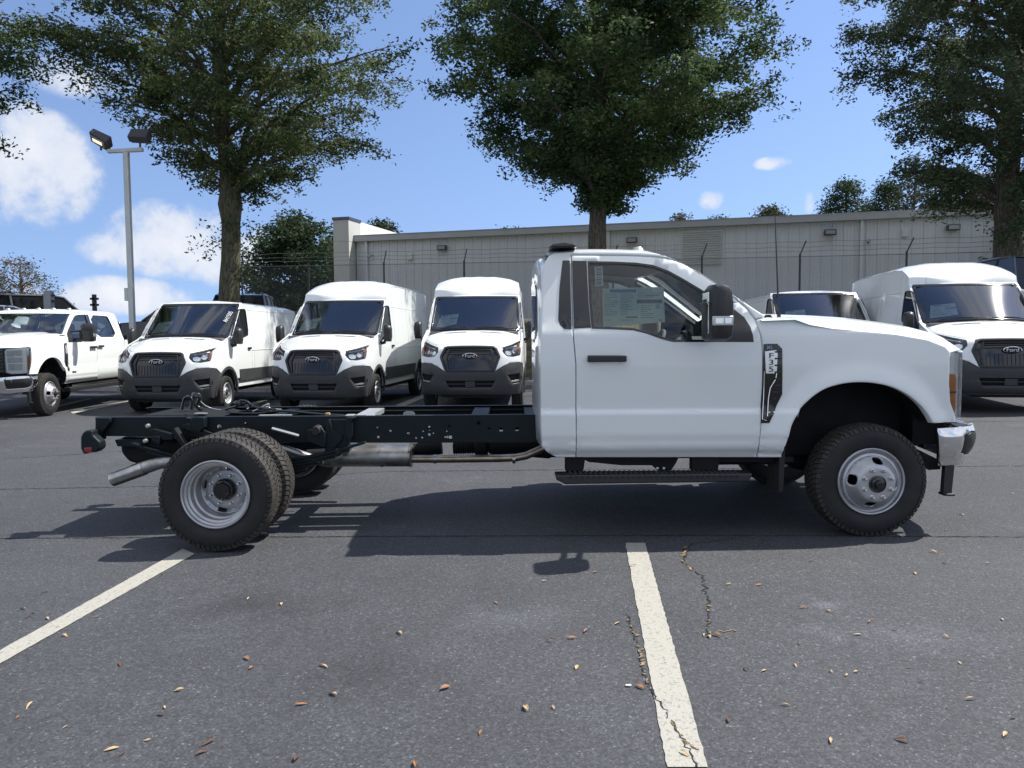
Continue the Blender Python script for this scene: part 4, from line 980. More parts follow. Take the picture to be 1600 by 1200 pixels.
    def nose(u, v):
        P = hood(1, 1-u); Q = ff(cf[-1]*u, zt); a = abs(u-.5)*2; Qz = zt-.004-.02*(1-a); Q = (Q[0]+.01, Q[1], Qz)
        q = Vector(P).lerp(Vector(Q), v); q.x += .02*math.sin(v*math.pi)*(1-a); return q
    mb.grid(nose, 44, 5); mb.build('hood_nose', M['white'], root, angle=60)
    gr = [(.44, zt-.01), (cf[-1]-.44, zt-.01), (cf[-1]-.44, zb+.02), (.44, zb+.02)]
    gq_ = patch('grille', gr, ff, root, M['gloss_black'], step=.08, off=-.01, thick=.03, rnd=.01, flip=True)
    for k in range(7):
        z0 = zb+.06+k*.058; mb = MB(); mb.tube([Vector(ff(.46+(cf[-1]-.92)*i/8, z0))+Vector((.012, 0, 0)) for i in range(9)], .012, 6); mb.build('grille_bar', M['black_plastic'], gq_)
    add_oval(gq_, (.80, 0, zt-.22), .36, .14, 'x')
    # roof
    rx = [p[0] for p in cab_rear[-2:]]+[p[0] for p in cab_roof[:6]]; rz = [p[1] for p in cab_rear[-2:]]+[p[1] for p in cab_roof[:6]]
    rx = [x-(ext if x < -1.99 else 0) for x in rx]; rx[0] -= .01
    def roof(u, v):
        t_ = (v-.5)*2; a = abs(t_); s2 = 1 if t_ >= 0 else -1; x = rx[0]+(rx[-1]-rx[0])*u; ze = lerp(x, rx, rz); ww = wS(x, ze)-.006
        return (x + .10*(1-a*a)*sstep(u*3-2), s2*ww*a, ze-.003+(.022*sstep((1-a)/.12)+.022*(1-a*a))*(1-.9*sstep((u-.72)/.28)))
    mb = MB(); mb.grid(roof, 24, 28); mb.build('roof', M['white'], root, angle=60)
    for yy in (-.42, 0, .42):
        pass
    # windscreen between the pillars
    px_ = [p[0] for p in cab_roof[5:]]; pz = [p[1] for p in cab_roof[5:]]
    def ws(u, v):
        t_ = (v-.5)*2; a = abs(t_); s2 = 1 if t_ >= 0 else -1; i = u*(len(px_)-1); x = lerp(i, range(len(px_)), px_); z_ = lerp(i, range(len(pz)), pz); ww = wS(x, z_)-.012
        return (x+.13*(1-a*a), s2*ww*a, z_-.008+.02*(1-a*a)*(1-u))
    mb = MB(); mb.grid(ws, 14, 24); mb.build('windshield', M['glass_ws'], root, angle=80)
    mb = MB(); mb.tube([Vector(ws(1, v))+Vector((.02, 0, -.01)) for v in np.linspace(0, 1, 12)], .03, 6); mb.build('cowl_panel', M['black_plastic'], root)
    # rear wall of the cab with its window
    bx = cab_rear[4][0]-ext
    def back(u, v): y_ = u; z_ = v; w_ = wS(-2.2, z_); a = min(1, abs(y_)/w_); return (bx+.012-.030*(1-a**4)-(.0), y_, z_)
    outl = [(-wS(-2.2, z_)+.012, z_) for z_ in np.linspace(.60, 1.86, 12)]+[(-.62, 1.925), (0, 1.955), (.62, 1.925)]+[(wS(-2.2, z_)-.012, z_) for z_ in np.linspace(1.86, .60, 12)]
    rwn = smooth_poly([(-.62, 1.36), (.62, 1.36), (.56, 1.78), (-.56, 1.78)], 1)
    q = patch('rear_wall', outl, back, root, M['white'], [rwn], .1, thick=.03, rnd=.03, flip=True)
    patch('rear_window', inset(ccw(rwn), -.01), back, q, M['glass'], step=.12, off=.004, thick=0, rnd=0, flip=True)
    # interior
    it = MB(); it.b2((bx+.06, -.90, .60), (-.62, .90, .70)); it.b2((-.72, -.90, .62), (-.58, .90, 1.28)); it.build('cabin_floor', M['interior'], root)
    it = MB(); it.prism([(-.60, 1.02), (-1.0, 1.05), (-1.06, 1.16), (-1.02, 1.29), (-.90, 1.36), (-.55, 1.38)], -.86, .86); it.build('dashboard', M['interior'], root, bevel=.02)
    it = MB(); it.box((-1.03, -.02, 1.33), (.03, .28, .17), Matrix.Rotation(R(-12), 3, 'Y')); it.build('display_screen', M['gloss_black'], root, bevel=.01)
    it = MB()
    for (xo) in ([-1.78] if not ext else [-1.78, -2.62]):
        for y_ in (-.42, .42):
            it.prism([(xo-.02, .72), (xo+.48, .76), (xo+.52, .90), (xo+.05, .95), (xo-.12, 1.50), (xo-.24, 1.50), (xo-.16, .9)], y_-.25, y_+.25)
            it.prism([(xo-.15, 1.52), (xo-.10, 1.68), (xo-.20, 1.70), (xo-.25, 1.54)], y_-.13, y_+.13)
    it.build('seats', M['seat'], root, bevel=.03, seg=3)
    it = MB(); P = [Vector((-1.22, .42, 1.24))+Vector((.09*math.sin(a), .19*math.cos(a), .17*math.sin(a))) for a in np.linspace(0, 2*math.pi, 25)]; it.tube(P, .016, 8); it.tube([(-1.22, .42, 1.24), (-1.0, .42, 1.16)], .03, 8); it.tube([(-1.22, .25, 1.24), (-1.22, .6, 1.24)], .018, 6)
    it.build('steering_wheel', M['interior'], root)
    it = MB(); it.grid(lambda u, v: (lambda P: (P[0]+.02, P[1]*.96, P[2]-.03))(roof(u*.92+.02, v)), 8, 10); it.build('headliner', M['interior_light'], root)
    it = MB()
    for s_ in (-1, 1):
        it.tube([(x_-.03, s_*(wS(x_, z_)-.06), z_-.05) for x_, z_ in cab_roof[5:]], .02, 6)
    it.build('pillar_lining', M['interior'], root)
    # underbody mass and inner wheel houses
    mb = MB(); mb.b2((-.60, -.62, .50), (.40, .62, 1.15)); mb.b2((-.95, -.55, .42), (.30, -.43, .60)); mb.b2((-.95, .43, .42), (.30, .55, .60)); mb.b2((bx+.1, -.70, .54), (-.6, .70, .62))
    mb.b2((.38, -.80, .60), (.60, .80, 1.2)); mb.build('engine_bay', M['under'], root)
    mb = MB(); mb.b2((-.72, -.95, .555), (-.58, .95, 1.22)); mb.build('bulkhead', M['under'], root)
    return root
def add_oval(parent, c, w_, h_, ax='x'):
    """oval maker's badge with its lettering, facing +x"""
    mb = MB(); n = 32
    def el_(k, dx): return [(c[0]+dx, c[1]+w_/2*k*math.cos(t), c[2]+h_/2*(1-(1-k)*1.6)*math.sin(t)) for t in np.linspace(0, 2*math.pi, n, endpoint=False)]
    V = el_(1, 0)+el_(1, .014)+el_(.93, .020)+el_(.90, .014); F = [(i*n+k, i*n+(k+1) % n, (i+1)*n+(k+1) % n, (i+1)*n+k) for i in range(3) for k in range(n)]
    mb.add(V, F); q = mb.build('oval_badge', M['chrome'], parent)
    mb = MB(); mb.add(el_(.91, .013), [tuple(range(n))]); mb.build('badge_field', M['badge_blue'], q, fix=False)
    text('badge_lettering', 'Ford', h_*.80, M['line_white'], q, frame3((c[0]+.016, c[1], c[2]), (0, 1, 0), (0, 0, 1), (1, 0, 0)), .001, 1.15)
    return q

# ---- the near chassis-cab truck
hero = thing('chassis_cab_truck', 'white single-cab dually truck with a bare black chassis frame, side-on in front', 'truck', (TX, TY, 0))
heavy_truck(hero)
def HP(px, py, d): X, Z = unp(px, py, TY-d); return (X-TX, -d, Z)      # point on the near side, d metres right of the centre line
# window stickers
mpN = lambda u, v: (u, -wS(u, v), v)
st = TR([(941.5, 449.5), (1038, 446.5), (1040, 502), (943, 508.5)])
sq = patch('price_sticker', st, mpN, hero, M['paper'], step=.1, off=-.020, thick=.0, rnd=0)
def bars(rects, mname, parent, mp, off, name='print', flip=False):
    mb = MB()
    for (a, b) in rects:
        (x0, z0), (x1, z1) = tr(*a), tr(*b); V = []
        for (x_, z_) in ((x0, z0), (x1, z0), (x1, z1), (x0, z1)):
            P = Vector(mp(x_, z_)); V.append(P+Vector((0, -off, 0)))
        mb.add(V, [(0, 1, 2, 3)])
    return mb.build(name, M[mname], parent, smooth=False, fix=False)
rr = random.Random(5)
rc = [((953, 452), (995, 456.5))]; bars(rc, 'ink_blue', sq, mpN, -.0175)
rc = [((995.5, 468), (1035.5, 473.5)), ((978, 494.5), (997, 496.5))]; bars(rc, 'ink', sq, mpN, -.0175)
rc = []
for i in range(16):
    y = 459+i*2.7
    if 492 < y < 498: continue
    for (xa, xb) in ((945, 968), (970, 992)):
        e = rr.uniform(.45, 1); rc.append(((xa, y), (xa+(xb-xa)*e, y+.9)))
for i in range(5): rc.append(((997, 451+i*3.1), (997+rr.uniform(20, 37), 452+i*3.1)))
for i in range(7): rc.append(((1002, 477+i*3.1), (1002+rr.uniform(8, 20), 478+i*3.1)))
rc += [((1025, 475), (1032, 482)), ((1031, 498), (1035, 502)), ((1010, 461), (1030, 462.5))]
bars(rc, 'ink_soft', sq, mpN, -.0175)
st = TR([(929.5, 415.5), (942, 414.8), (943.5, 445), (930.5, 446)])
sq = patch('barcode_sticker', st, mpN, hero, M['paper_white'], step=.1, off=-.018, thick=0, rnd=0)
bars([((932, 418+i*2.5), (940.5, 418+i*2.5+rr.choice((.7, 1.2)))) for i in range(11)], 'ink', sq, mpN, -.0155)
# roof lamp, whip antenna, clearance lamp
mb = MB(); x0, z0 = tr(866, 392); mb.prism([(x0-.01, z0-.005), (x0+.02, z0+.022), (x0+.10, z0+.030), (x0+.16, z0+.020), (x0+.19, z0)], .15, .85); o = mb.build('roof_lamp', M['gloss_black'], hero, bevel=.01); o.location = (-.03, -1.0, .022)
for yy in (-.62, -.3, 0, .3, .62): mb = MB(); mb.lathe([(.0001, .05), (.03, .045), (.05, .02), (.055, 0)], 12, 'z', (tr(1003, 395)[0]-.0, yy, tr(1003, 392)[1]+(.012 if abs(yy) < .5 else 0))); mb.build('clearance_lamp', M['zinc'], hero)
mb = MB(); xa, za = unp(1217, 495, TY-.80); xb, zb_ = unp(1211, 338, TY-.80); mb.tube([(xa-TX, -.80, za-.03), (xb-TX, -.80, zb_)], [.007, .0035], 6); mb.tube([(xa-TX, -.80, za-.03), (xa-TX, -.80, za+.03)], .014, 8); mb.build('antenna', M['black_plastic'], hero)
# wheels
make_wheel(hero, (0, -.905, .378), -1, 'front'); make_wheel(hero, (0, .905, .378), 1, 'front')
RX = unp(336, 776, 4.97)[0]-TX
zr = .338+.012
for y_, sd_ in ((-1.07, -1), (-.76, 1), (.76, -1), (1.07, 1)): make_wheel(hero, (RX, y_, zr), sd_, 'rear')
# frame rails: C channels with holes, kicked over the axle
def rail(s_):
    rt = [(-5.545, .785), (-3.9, .782), (-2.2, .786), (-.7, .76)]
    top = lambda x: lerp(x, [p[0] for p in rt], [p[1] for p in rt])
    bot = lambda x: lerp(x, [-5.545, -4.9, -4.5, -3.9, -3.5, -2.2, -.7], [.645, .64, .60, .585, .583, .575, .56])
    xs_ = np.linspace(-5.545, -.7, 40); mb = MB(); yo = s_*.432
    poly = [(x, top(x)) for x in xs_]+[(x, bot(x)) for x in xs_[::-1]]
    holes = []
    for (px, py, r_) in ((591, 683, .010), (610, 673, .011), (638, 677, .009), (671, 670, .014), (671, 679, .012), (660, 684, .009), (699, 683, .010), (384, 662, .008), (342, 667, .018), (650, 684.5, .007), (661, 674, .006), (677, 677, .006), (698, 674, .006), (748, 661, .014), (783, 671.5, .016), (808, 671, .016), (702, 666, .012), (764, 670, .011)):
        h = HP(px, py, .432); holes.append([(h[0]+r_*1.0*math.cos(a), h[2]+r_*math.sin(a)) for a in np.linspace(0, 2*math.pi, 8, endpoint=False)])
    q = patch('frame_rail', poly, lambda u, v: (u, yo, v), hero, M['frame'], holes if s_ < 0 else [], .12, thick=.008, rnd=.004, flip=s_ > 0, estep=.06)
    mb.grid(lambda u, v: (xs_[round(u*39)], yo-s_*(.0+v*.078), top(xs_[round(u*39)])), 39, 1); mb.grid(lambda u, v: (xs_[round(u*39)], yo-s_*v*.078, bot(xs_[round(u*39)])), 39, 1)
    mb.grid(lambda u, v: (xs_[round(u*39)], yo-s_*v*.078, top(xs_[round(u*39)])-.008), 39, 1)
    mb.build('rail_flange', M['frame'], q, fix=False); return q, top, bot
r1, topf, botf = rail(-1); rail(1)
# bright bolts and studs on the rail web
mb = MB()
for (px, py, r_, d) in ((231, 665.5, .017, .52), (227, 689, .017, .52), (342, 667, .010, .436), (527, 705, .02, .50), (671, 667, .009, .436), (671, 678.5, .009, .436), (610, 673, .007, .436), (637, 677, .006, .436), (660, 684, .008, .436), (696, 683, .008, .436), (590, 668, .006, .436), (384, 661, .006, .436)):
    h = HP(px, py, d); mb.lathe([(.0001, -.014), (r_*.8, -.012), (r_, 0), (r_, .012)], 10, 'y', (h[0], h[1], h[2]))
mb.build('frame_bolts', M['zinc'], hero)['kind'] = 'stuff'
h = HP(704, 683, .434); mb = MB(); mb.box((h[0], -.436, h[2]), (.022, .003, .022)); mb.build('frame_label', M['paper_white'], hero)
# crossmembers
for px in (560, 748, 208, 300, 415, 830):
    h = HP(px, 648, .43); mb = MB(); x = h[0]
    wd = .13 if px in (560, 748) else .09
    mb.prism([(x-wd/2, topf(x)-.012), (x-wd/2, topf(x)-.05), (x-wd/2+.01, topf(x)-.05), (x-wd/2+.01, topf(x)-.022), (x+wd/2-.01, topf(x)-.022), (x+wd/2-.01, topf(x)-.05), (x+wd/2, topf(x)-.05), (x+wd/2, topf(x)-.012)], -.425, .425)
    q = mb.build('crossmember', M['galv'] if px in (560,) else M['frame'], hero)
mb = MB()
for px in (545, 578): x = HP(px, 648, .43)[0]; mb.b2((x-.03, -.43, topf(x)+.001), (x+.03, -.32, topf(x)+.006))
x = HP(638, 648, .43)[0]; mb.prism([(x-.045, topf(x)-.004), (x-.04, topf(x)+.022), (x-.02, topf(x)+.032), (x+.03, topf(x)+.030), (x+.045, topf(x)+.014), (x+.045, topf(x)-.004)], -.40, -.395); mb.build('frame_tab', M['galv'], hero)
# brackets along the near rail
def bracket(pts, d0, d1, name='frame_bracket', m='frame', bev=.006):
    P = [HP(px, py, d0) for px, py in pts]; mb = MB(); mb.prism([(p[0], p[2]) for p in P], -d0, -d1); return mb.build(name, M[m], hero, bevel=bev)
bracket([(515, 655), (520, 672), (536, 681), (533, 690), (522, 702), (525, 713), (508, 712), (505, 676)], .47, .435, 'spring_hanger')
bracket([(546, 655), (548, 668), (547, 690), (541, 704), (530, 713), (518, 714), (508, 712), (507, 690), (512, 655)], .455, .434, 'spring_hanger')
bracket([(540, 652), (555, 652), (549, 660), (550, 680), (545, 692), (540, 680)], .50, .44, 'spring_hanger')
bracket([(149, 653), (172, 653), (172, 660), (160, 676), (152, 690), (148, 684)], .47, .44, 'rear_bracket')
bracket([(300, 652), (319, 652), (319, 668), (312, 676), (300, 672), (296, 660)], .50, .434, 'shock_mount')
bracket([(232, 672), (240, 670), (270, 678), (270, 688), (255, 688), (234, 676)], .49, .45, 'shackle')
bracket([(238, 680), (250, 682), (250, 696), (244, 694), (236, 688)], .50, .44, 'shackle')
bracket([(284, 664), (292, 662), (335, 678), (360, 690), (352, 694), (290, 672)], .47, .44, 'brace_plate')
bracket([(480, 672), (502, 668), (508, 676), (508, 700), (480, 690)], .50, .44, 'bump_stop_bracket')
mb = MB(); h = HP(494, 673, .5); mb.lathe([(.0001, -.07), (.03, -.07), (.034, -.05), (.024, -.04), (.034, -.03), (.034, -.01), (.04, 0)], 14, 'y', (h[0], -.45, h[2])); mb.build('bump_stop', M['rubber'], hero)
mb = MB(); h1, h2 = HP(425, 669.5, .46), HP(467, 681, .46); mb.tube([h1, h2], .012, 4); mb.build('frame_strap', M['galv'], hero)
mb = MB(); h1, h2 = HP(291, 648, .46), HP(300, 650, .46); mb.tube([HP(291, 646, .46), HP(291, 652, .46), HP(294, 654, .46), HP(306, 653, .46), HP(308, 648, .46)], .008, 6); mb.build('tie_loop', M['gloss_black'], hero)
# leaf springs
for s_ in (-1, 1):
    mb = MB()
    for k in range(6):
        Lh = .86-.11*k; ys_ = s_*.50
        P = [(RX+dx, zr+.115-.022*k+.14*(dx/.86)**2) for dx in np.linspace(-Lh, Lh, 13)]
        P2 = [(x, z_-.017) for x, z_ in P[::-1]]; mb.prism(P+P2, ys_-.035, ys_+.035)
    mb.build('leaf_spring', M['frame'], hero, smooth=False)
mb = MB(); mb.prism([(RX-.12, .33), (RX-.06, .22), (RX+.06, .22), (RX+.12, .33), (RX+.07, .46), (RX-.07, .46)], -.14, .16); mb.tube([(RX, -.95, zr), (RX, .95, zr)], .055, 14); mb.build('rear_axle', M['under'], hero, bevel=.02)
mb = MB(); mb.tube([(0, -.75, .36), (0, .75, .36)], .05, 12); mb.lathe([(.0001, -.13), (.10, -.1), (.13, 0), (.10, .1), (.0001, .13)], 14, 'x', (0, .25, .36)); mb.build('front_axle', M['under'], hero)
mb = MB(); mb.tube([(RX-.25, -.56, .28), (RX-.55, -.50, .70)], .03, 10); mb.build('shock_absorber', M['under'], hero)
for dx in (-.06, .06):
    mb = MB(); mb.tube([(RX+dx, -.45, .44), (RX+dx, -.45, .28)], .01, 6); mb.tube([(RX+dx, -.55, .44), (RX+dx, -.55, .28)], .01, 6); mb.build('axle_clamp', M['zinc'], hero)
for s_ in (-1, 1):
    mb = MB(); mb.lathe([(.0001, -.02), (.19, -.02), (.19, .06), (.14, .09)], 24, 'y', (RX, s_*.58, zr)); mb.build('brake_shield', M['under'], hero)
# driveshaft with rubber boot, transmission
mb = MB(); mb.tube([HP(480, 712, 0), HP(655, 702, 0)], .05, 12); mb.tube([HP(655, 702, 0), HP(690, 697, 0)], .065, 12); mb.build('driveshaft', M['under'], hero)
a, b = Vector(HP(708, 699, 0)), Vector(HP(744, 698, 0)); mb = MB(); nb = 10
mb.tube([a.lerp(b, i/(2*nb)) for i in range(2*nb+1)], [.062 if i % 2 else .048 for i in range(2*nb+1)], 14); mb.build('driveshaft_boot', M['rubber'], hero)
mb = MB(); mb.tube([HP(742, 698, 0), HP(762, 697, 0)], .085, 12); mb.tube([HP(762, 696, 0), HP(860, 690, 0)], [.07, .14], 12); mb.b2((-2.2, -.18, .42), (-1.1, .2, .72)); mb.build('transmission', M['under'], hero, bevel=.02)
# exhaust: muffler, pipe to the cab, tailpipe
a, b = HP(541, 711.5, .22), HP(643, 711.5, .22); mb = MB(); n = 28
P = []
def ring_(x, y, z_, ry, rz_): return [(x, y+ry*math.cos(t), z_+rz_*math.sin(t)) for t in np.linspace(0, 2*math.pi, n, endpoint=False)]
sec = [(HP(500, 725, .22)[0], .04, .035), (HP(512, 724, .22)[0], .05, .045), (a[0]-.02, .12, .078), (a[0], .135, .086), (b[0], .135, .088), (b[0]+.004, .128, .082), (b[0]+.012, .05, .05)]
for k, (x, ry, rz_) in enumerate(sec): P += ring_(x, -.22, a[2]-(.045 if k < 2 else .01 if k == 2 else 0), ry, rz_)
mb.add(P, [(i*n+k, i*n+(k+1) % n, (i+1)*n+(k+1) % n, (i+1)*n+k) for i in range(len(sec)-1) for k in range(n)]+[tuple(range(n))]); q = mb.build('muffler', M['muffler'], hero)
for x in (b[0]-.004, (a[0]+b[0])/2+.03):
    mb = MB(); mb.add(ring_(x-.006, -.22, a[2], .139, .092)+ring_(x+.006, -.22, a[2], .139, .092), [(k, (k+1) % n, n+(k+1) % n, n+k) for k in range(n)]); mb.build('muffler_band', M['rust'] if x > b[0]-.02 else M['muffler'], q)
mb = MB(); P = [HP(644, 717, .25), HP(700, 717, .25), HP(780, 716, .25), HP(806, 715, .25), HP(822, 712, .25), HP(838, 705, .25), HP(860, 694, .25)]; mb.tube(P, .031, 16); q = mb.build('exhaust_pipe', M['rust'], hero, angle=60)
for px in (680, 803):
    mb = MB(); h = HP(px, 717, .25); mb.tube([(h[0]-.012, h[1], h[2]), (h[0]+.012, h[1], h[2])], .036, 16); mb.build('pipe_clamp', M['steel'], q)
P = [Vector(HP(176, 749, .55)), Vector(HP(226, 731, .55)), Vector(HP(246, 724.5, .55)), Vector(HP(262, 722, .53)), Vector(HP(300, 722, .50)), Vector(HP(380, 716, .42)), Vector(HP(440, 700, .40)), Vector(HP(505, 722, .30))]
mb = MB(); mb.tube(P[:2], [.053, .053], 24, cap=False); mb.tube([P[0], P[0].lerp(P[1], .95)], [.049, .049], 24, cap=False); q = mb.build('tailpipe_tip', M['steel'], hero, fix=False, angle=60)
mb = MB(); mb.lathe([(.0001, 0), (.048, 0)], 20, 'x', tuple(P[0].lerp(P[1], .6))); mb.build('tailpipe_bore', M['under'], q)
mb = MB(); mb.tube([P[0].lerp(P[1], .93)]+P[1:], [.050, .048, .044, .040, .036, .033, .031, .034], 16); mb.build('tailpipe', M['muffler'], hero, angle=60)
# aft fuel tank, tail lamps, hitch plate
mb = MB(); P = [HP(px, py, .38) for px, py in ((186, 683), (250, 684), (340, 690), (340, 712), (262, 722), (215, 726), (200, 722), (188, 708))]; mb.prism([(p[0], p[2]) for p in P], -.38, .40); mb.build('fuel_tank', M['under'], hero, bevel=.03, seg=3)
mb = MB(); P = [HP(px, py, .30) for px, py in ((192, 684), (240, 684), (236, 694), (196, 694))]; mb.prism([(p[0], p[2]) for p in P], -.42, .42); mb.build('tank_strap', M['frame'], hero)
for s_, d in ((-1, .55), (1, .55)):
    P = [HP(px, py, .55) for px, py in ((131, 676), (136, 672), (146, 672), (147, 680), (158, 690), (159, 700), (152, 706), (142, 707), (132, 709), (128, 700), (128, 682))]; mb = MB()
    mb.prism([(p[0], p[2]) for p in P], s_*.48, s_*.57); q = mb.build('tail_lamp', M['frame'], hero, bevel=.012, seg=3)
    h = HP(138, 704, .55); mb = MB(); mb.box((h[0]+.012, s_*.525, h[2]+.008), (.055, .106, .036)); mb.build('tail_lens', M['red'], q, bevel=.006)
    h = HP(150, 676, .45); mb = MB(); mb.b2((h[0]-.02, s_*.40, h[2]-.06), (h[0]+.02, s_*.56, h[2]-.02)); mb.b2((h[0], s_*.42, h[2]-.05), (h[0]+.06, s_*.44, h[2]+.04)); mb.build('lamp_bracket', M['frame'], hero)
# coiled wiring, hoses and fittings between the rails
rr = random.Random(12)
def hose(pts, r_, m, nm='wiring_hose'):
    mb = MB(); P = [Vector(HP(*p)) for p in pts]; Q = []
    for i in range(len(P)-1):
        p0, p1, p2, p3 = P[max(i-1, 0)], P[i], P[i+1], P[min(i+2, len(P)-1)]
        for t in np.linspace(0, 1, 6, endpoint=False): Q.append(.5*((2*p1)+(p2-p0)*t+(2*p0-5*p1+4*p2-p3)*t*t+(3*p1-p0-3*p2+p3)*t**3))
    Q.append(P[-1]); mb.tube(Q, r_, 7); return mb.build(nm, M[m], hero, fix=False, angle=70)
hose([(284, 640, 0), (288, 624, 0), (294, 620, .02), (300, 624, .02), (299, 640, .02)], .013, 'gloss_black')
hose([(298, 638, -.05), (303, 620, -.05), (309, 616, -.05), (312, 622, -.05), (308, 634, -.05), (316, 640, -.05)], .016, 'gloss_black')
hose([(309, 622, -.05), (318, 632, -.1), (330, 638, -.15), (345, 641, -.1)], .006, 'galv')
hose([(352, 640, -.1), (372, 634, -.1), (388, 630, -.05), (400, 636, 0), (430, 640, .1)], .010, 'gloss_black')
hose([(368, 636, -.05), (374, 627, -.05), (384, 627, -.05), (392, 634, -.05), (385, 640, 0)], .012, 'gloss_black')
hose([(395, 643, 0), (408, 637, 0), (418, 632, 0), (422, 638, 0), (440, 640, 0)], .007, 'zinc')
hose([(360, 645, .1), (400, 646, .1), (440, 642, 0), (500, 647, -.1), (560, 650, -.2)], .009, 'gloss_black')
hose([(330, 644, -.3), (420, 642, -.32), (520, 643, -.34), (640, 642, -.35), (830, 640, -.36)], .010, 'under')
mb = MB(); h = HP(306, 619, -.05); mb.lathe([(.0001, .03), (.028, .026), (.034, .008), (.034, -.006), (.02, -.012)], 14, 'z', h); h = HP(372, 630, -.05); mb.lathe([(.0001, .02), (.03, .016), (.034, 0), (.02, -.01)], 14, 'z', h); mb.build('filler_cap', M['gloss_black'], hero)
mb = MB()
for (px, py) in ((417, 636), (419, 632), (413, 640), (424, 640)): h = HP(px, py, 0); mb.lathe([(.0001, .012), (.010, .01), (.012, -.006)], 8, 'x', h)
h = HP(494, 643.5, -.42); mb.lathe([(.0001, -.03), (.018, -.03), (.022, 0)], 10, 'y', h); mb.build('brass_fittings', M['zinc'], hero)
mb = MB(); h = HP(512, 647, .2); mb.box(h, (.035, .03, .02)); mb.build('wax_tag', M['dead_leaf_pale'], hero, bevel=.004)
mb = MB(); P = [HP(px, py, .15) for px, py in ((220, 652), (235, 646), (330, 645), (350, 650))]; mb.prism([(p[0], p[2]) for p in P], -.30, .28); mb.build('heat_shield', M['under'], hero, bevel=.01)
for (a_, b_) in (((405, 649), (455, 647)), ((305, 646), (322, 646))):
    h1, h2 = HP(*a_, .30), HP(*b_, .30); mb = MB(); mb.b2((h1[0], -.33, h1[2]-.002), (h2[0], -.27, h1[2]+.003)); mb.build('shield_plate', M['galv'], hero)
# side steps
for s_ in (-1, 1):
    a, b = HP(869, 741, 1.0), HP(1175, 741, 1.0); zt_, zb_ = a[2], HP(900, 756, 1.0)[2]; mb = MB()
    mb.prism([(a[0]-.005, zt_-.004), (b[0], zt_), (b[0]-.02, zb_+.01), (a[0]+.06, zb_), (a[0], zt_-.035)], s_*.86, s_*1.02); q = mb.build('side_step', M['black_plastic'], hero, bevel=.01, seg=3)
    mb = MB()
    for k in range(34):
        x = a[0]+.10+(b[0]-a[0]-.2)*k/33
        for yy in (.90, .95, 1.0): mb.lathe([(.0001, .008), (.008, .006), (.012, 0)], 6, 'z', (x, s_*yy, zt_))
    for k in range(30):
        x = a[0]+.10+(b[0]-a[0]-.2)*k/29; mb.b2((x-.012, s_*1.018, zt_-.028), (x+.006, s_*1.026, zt_-.010))
    mb.build('step_grip', M['rubber'], q)['kind'] = 'stuff'
    for px0, px1 in ((884, 917), (1083, 1130)):
        x0, x1 = HP(px0, 715, .95)[0], HP(px1, 715, .95)[0]; mb = MB(); mb.prism([(x0, .56), (x1, .56), (x1-.02, zt_), (x0, zt_)], s_*.83, s_*.90); mb.build('step_bracket', M['under'], hero, bevel=.008)
mb = MB(); P = [HP(px, py, .86) for px, py in ((905, 714), (1240, 714), (1240, 722), (1085, 722), (1080, 716), (1060, 716), (1056, 724), (1048, 736), (1028, 735), (1018, 727), (970, 727), (920, 722))]
mb.prism([(p[0], p[2]) for p in P], -.86, -.80); mb.prism([(p[0], p[2]) for p in P], .80, .86); mb.build('rocker_frame', M['under'], hero)
mb = MB()
for px in (1027, 1037): h = HP(px, 732, .87); mb.lathe([(.0001, -.01), (.010, -.008), (.012, 0)], 8, 'y', h)
mb.build('rocker_bolts', M['zinc'], hero)
for y0, y1 in ((-.94, -.70), (.70, .94)): mb = MB(); mb.prism([(-.60, .60), (-.56, .60), (-.57, .30), (-.60, .30)], y0, y1); mb.build('mud_flap', M['rubber'], hero)

# ---- crew-cab pickup at the far left
def pose(px, Y, yaw, x_off=0.):
    """stand a vehicle with its nose centre under pixel column px at distance Y"""
    X = unp(px, 540, Y)[0]; return X, Y
pk = thing('pickup_truck', 'white four-door pickup with silver wheels and chrome bumper at the left edge', 'truck')
heavy_truck(pk, ext=1.12)
for s_, o_ in ((-1, -1), (1, 1)):
    make_wheel(pk, (0, s_*.905, .39), o_, 'front'); make_wheel(pk, (-4.06, s_*.88, .39), o_, 'van', .39, .25)
    ar = [(-4.06+.47*math.cos(a), .42+.47*math.sin(a)) for a in np.linspace(R(12), R(168), 16)]
    bed = [(-3.36, .60), (-3.36, 1.36), (-5.30, 1.38), (-5.36, 1.30), (-5.36, .66), (-4.55, .62)]+[(x, z_) for x, z_ in ar[::-1]]+[(-3.57, .60)]
    patch('bed_side', bed, lambda u, v, s_=s_: (u, s_*(.995 if v > .8 else 1.0), v), pk, M['white'], step=.15, thick=.06, flip=s_ > 0)
    mb = MB(); mb.prism([(-.75, .38), (-3.1, .38), (-3.1, .46), (-.75, .46)], s_*.86, s_*1.02); mb.build('side_step', M['black_plastic'], pk, bevel=.01)
    q = patch('door_badge', [(-.86, .735), (-1.02, .735), (-1.02, .762), (-.86, .770)], lambda u, v, s_=s_: (u, s_*wS(u, v), v), pk, M['gloss_black'], step=.1, off=.003, thick=.003, rnd=0, flip=s_ > 0)
mb = MB(); mb.b2((-5.34, -.95, .62), (-3.38, .95, .95)); mb.b2((-3.45, -.95, .9), (-3.38, .95, 1.34)); mb.b2((-5.36, -.95, .7), (-5.30, .95, 1.34)); mb.build('bed_floor', M['white'], pk)
mb = MB(); mb.b2((-5.3, -.45, .45), (.4, .45, .62)); mb.build('frame_rail', M['under'], pk)
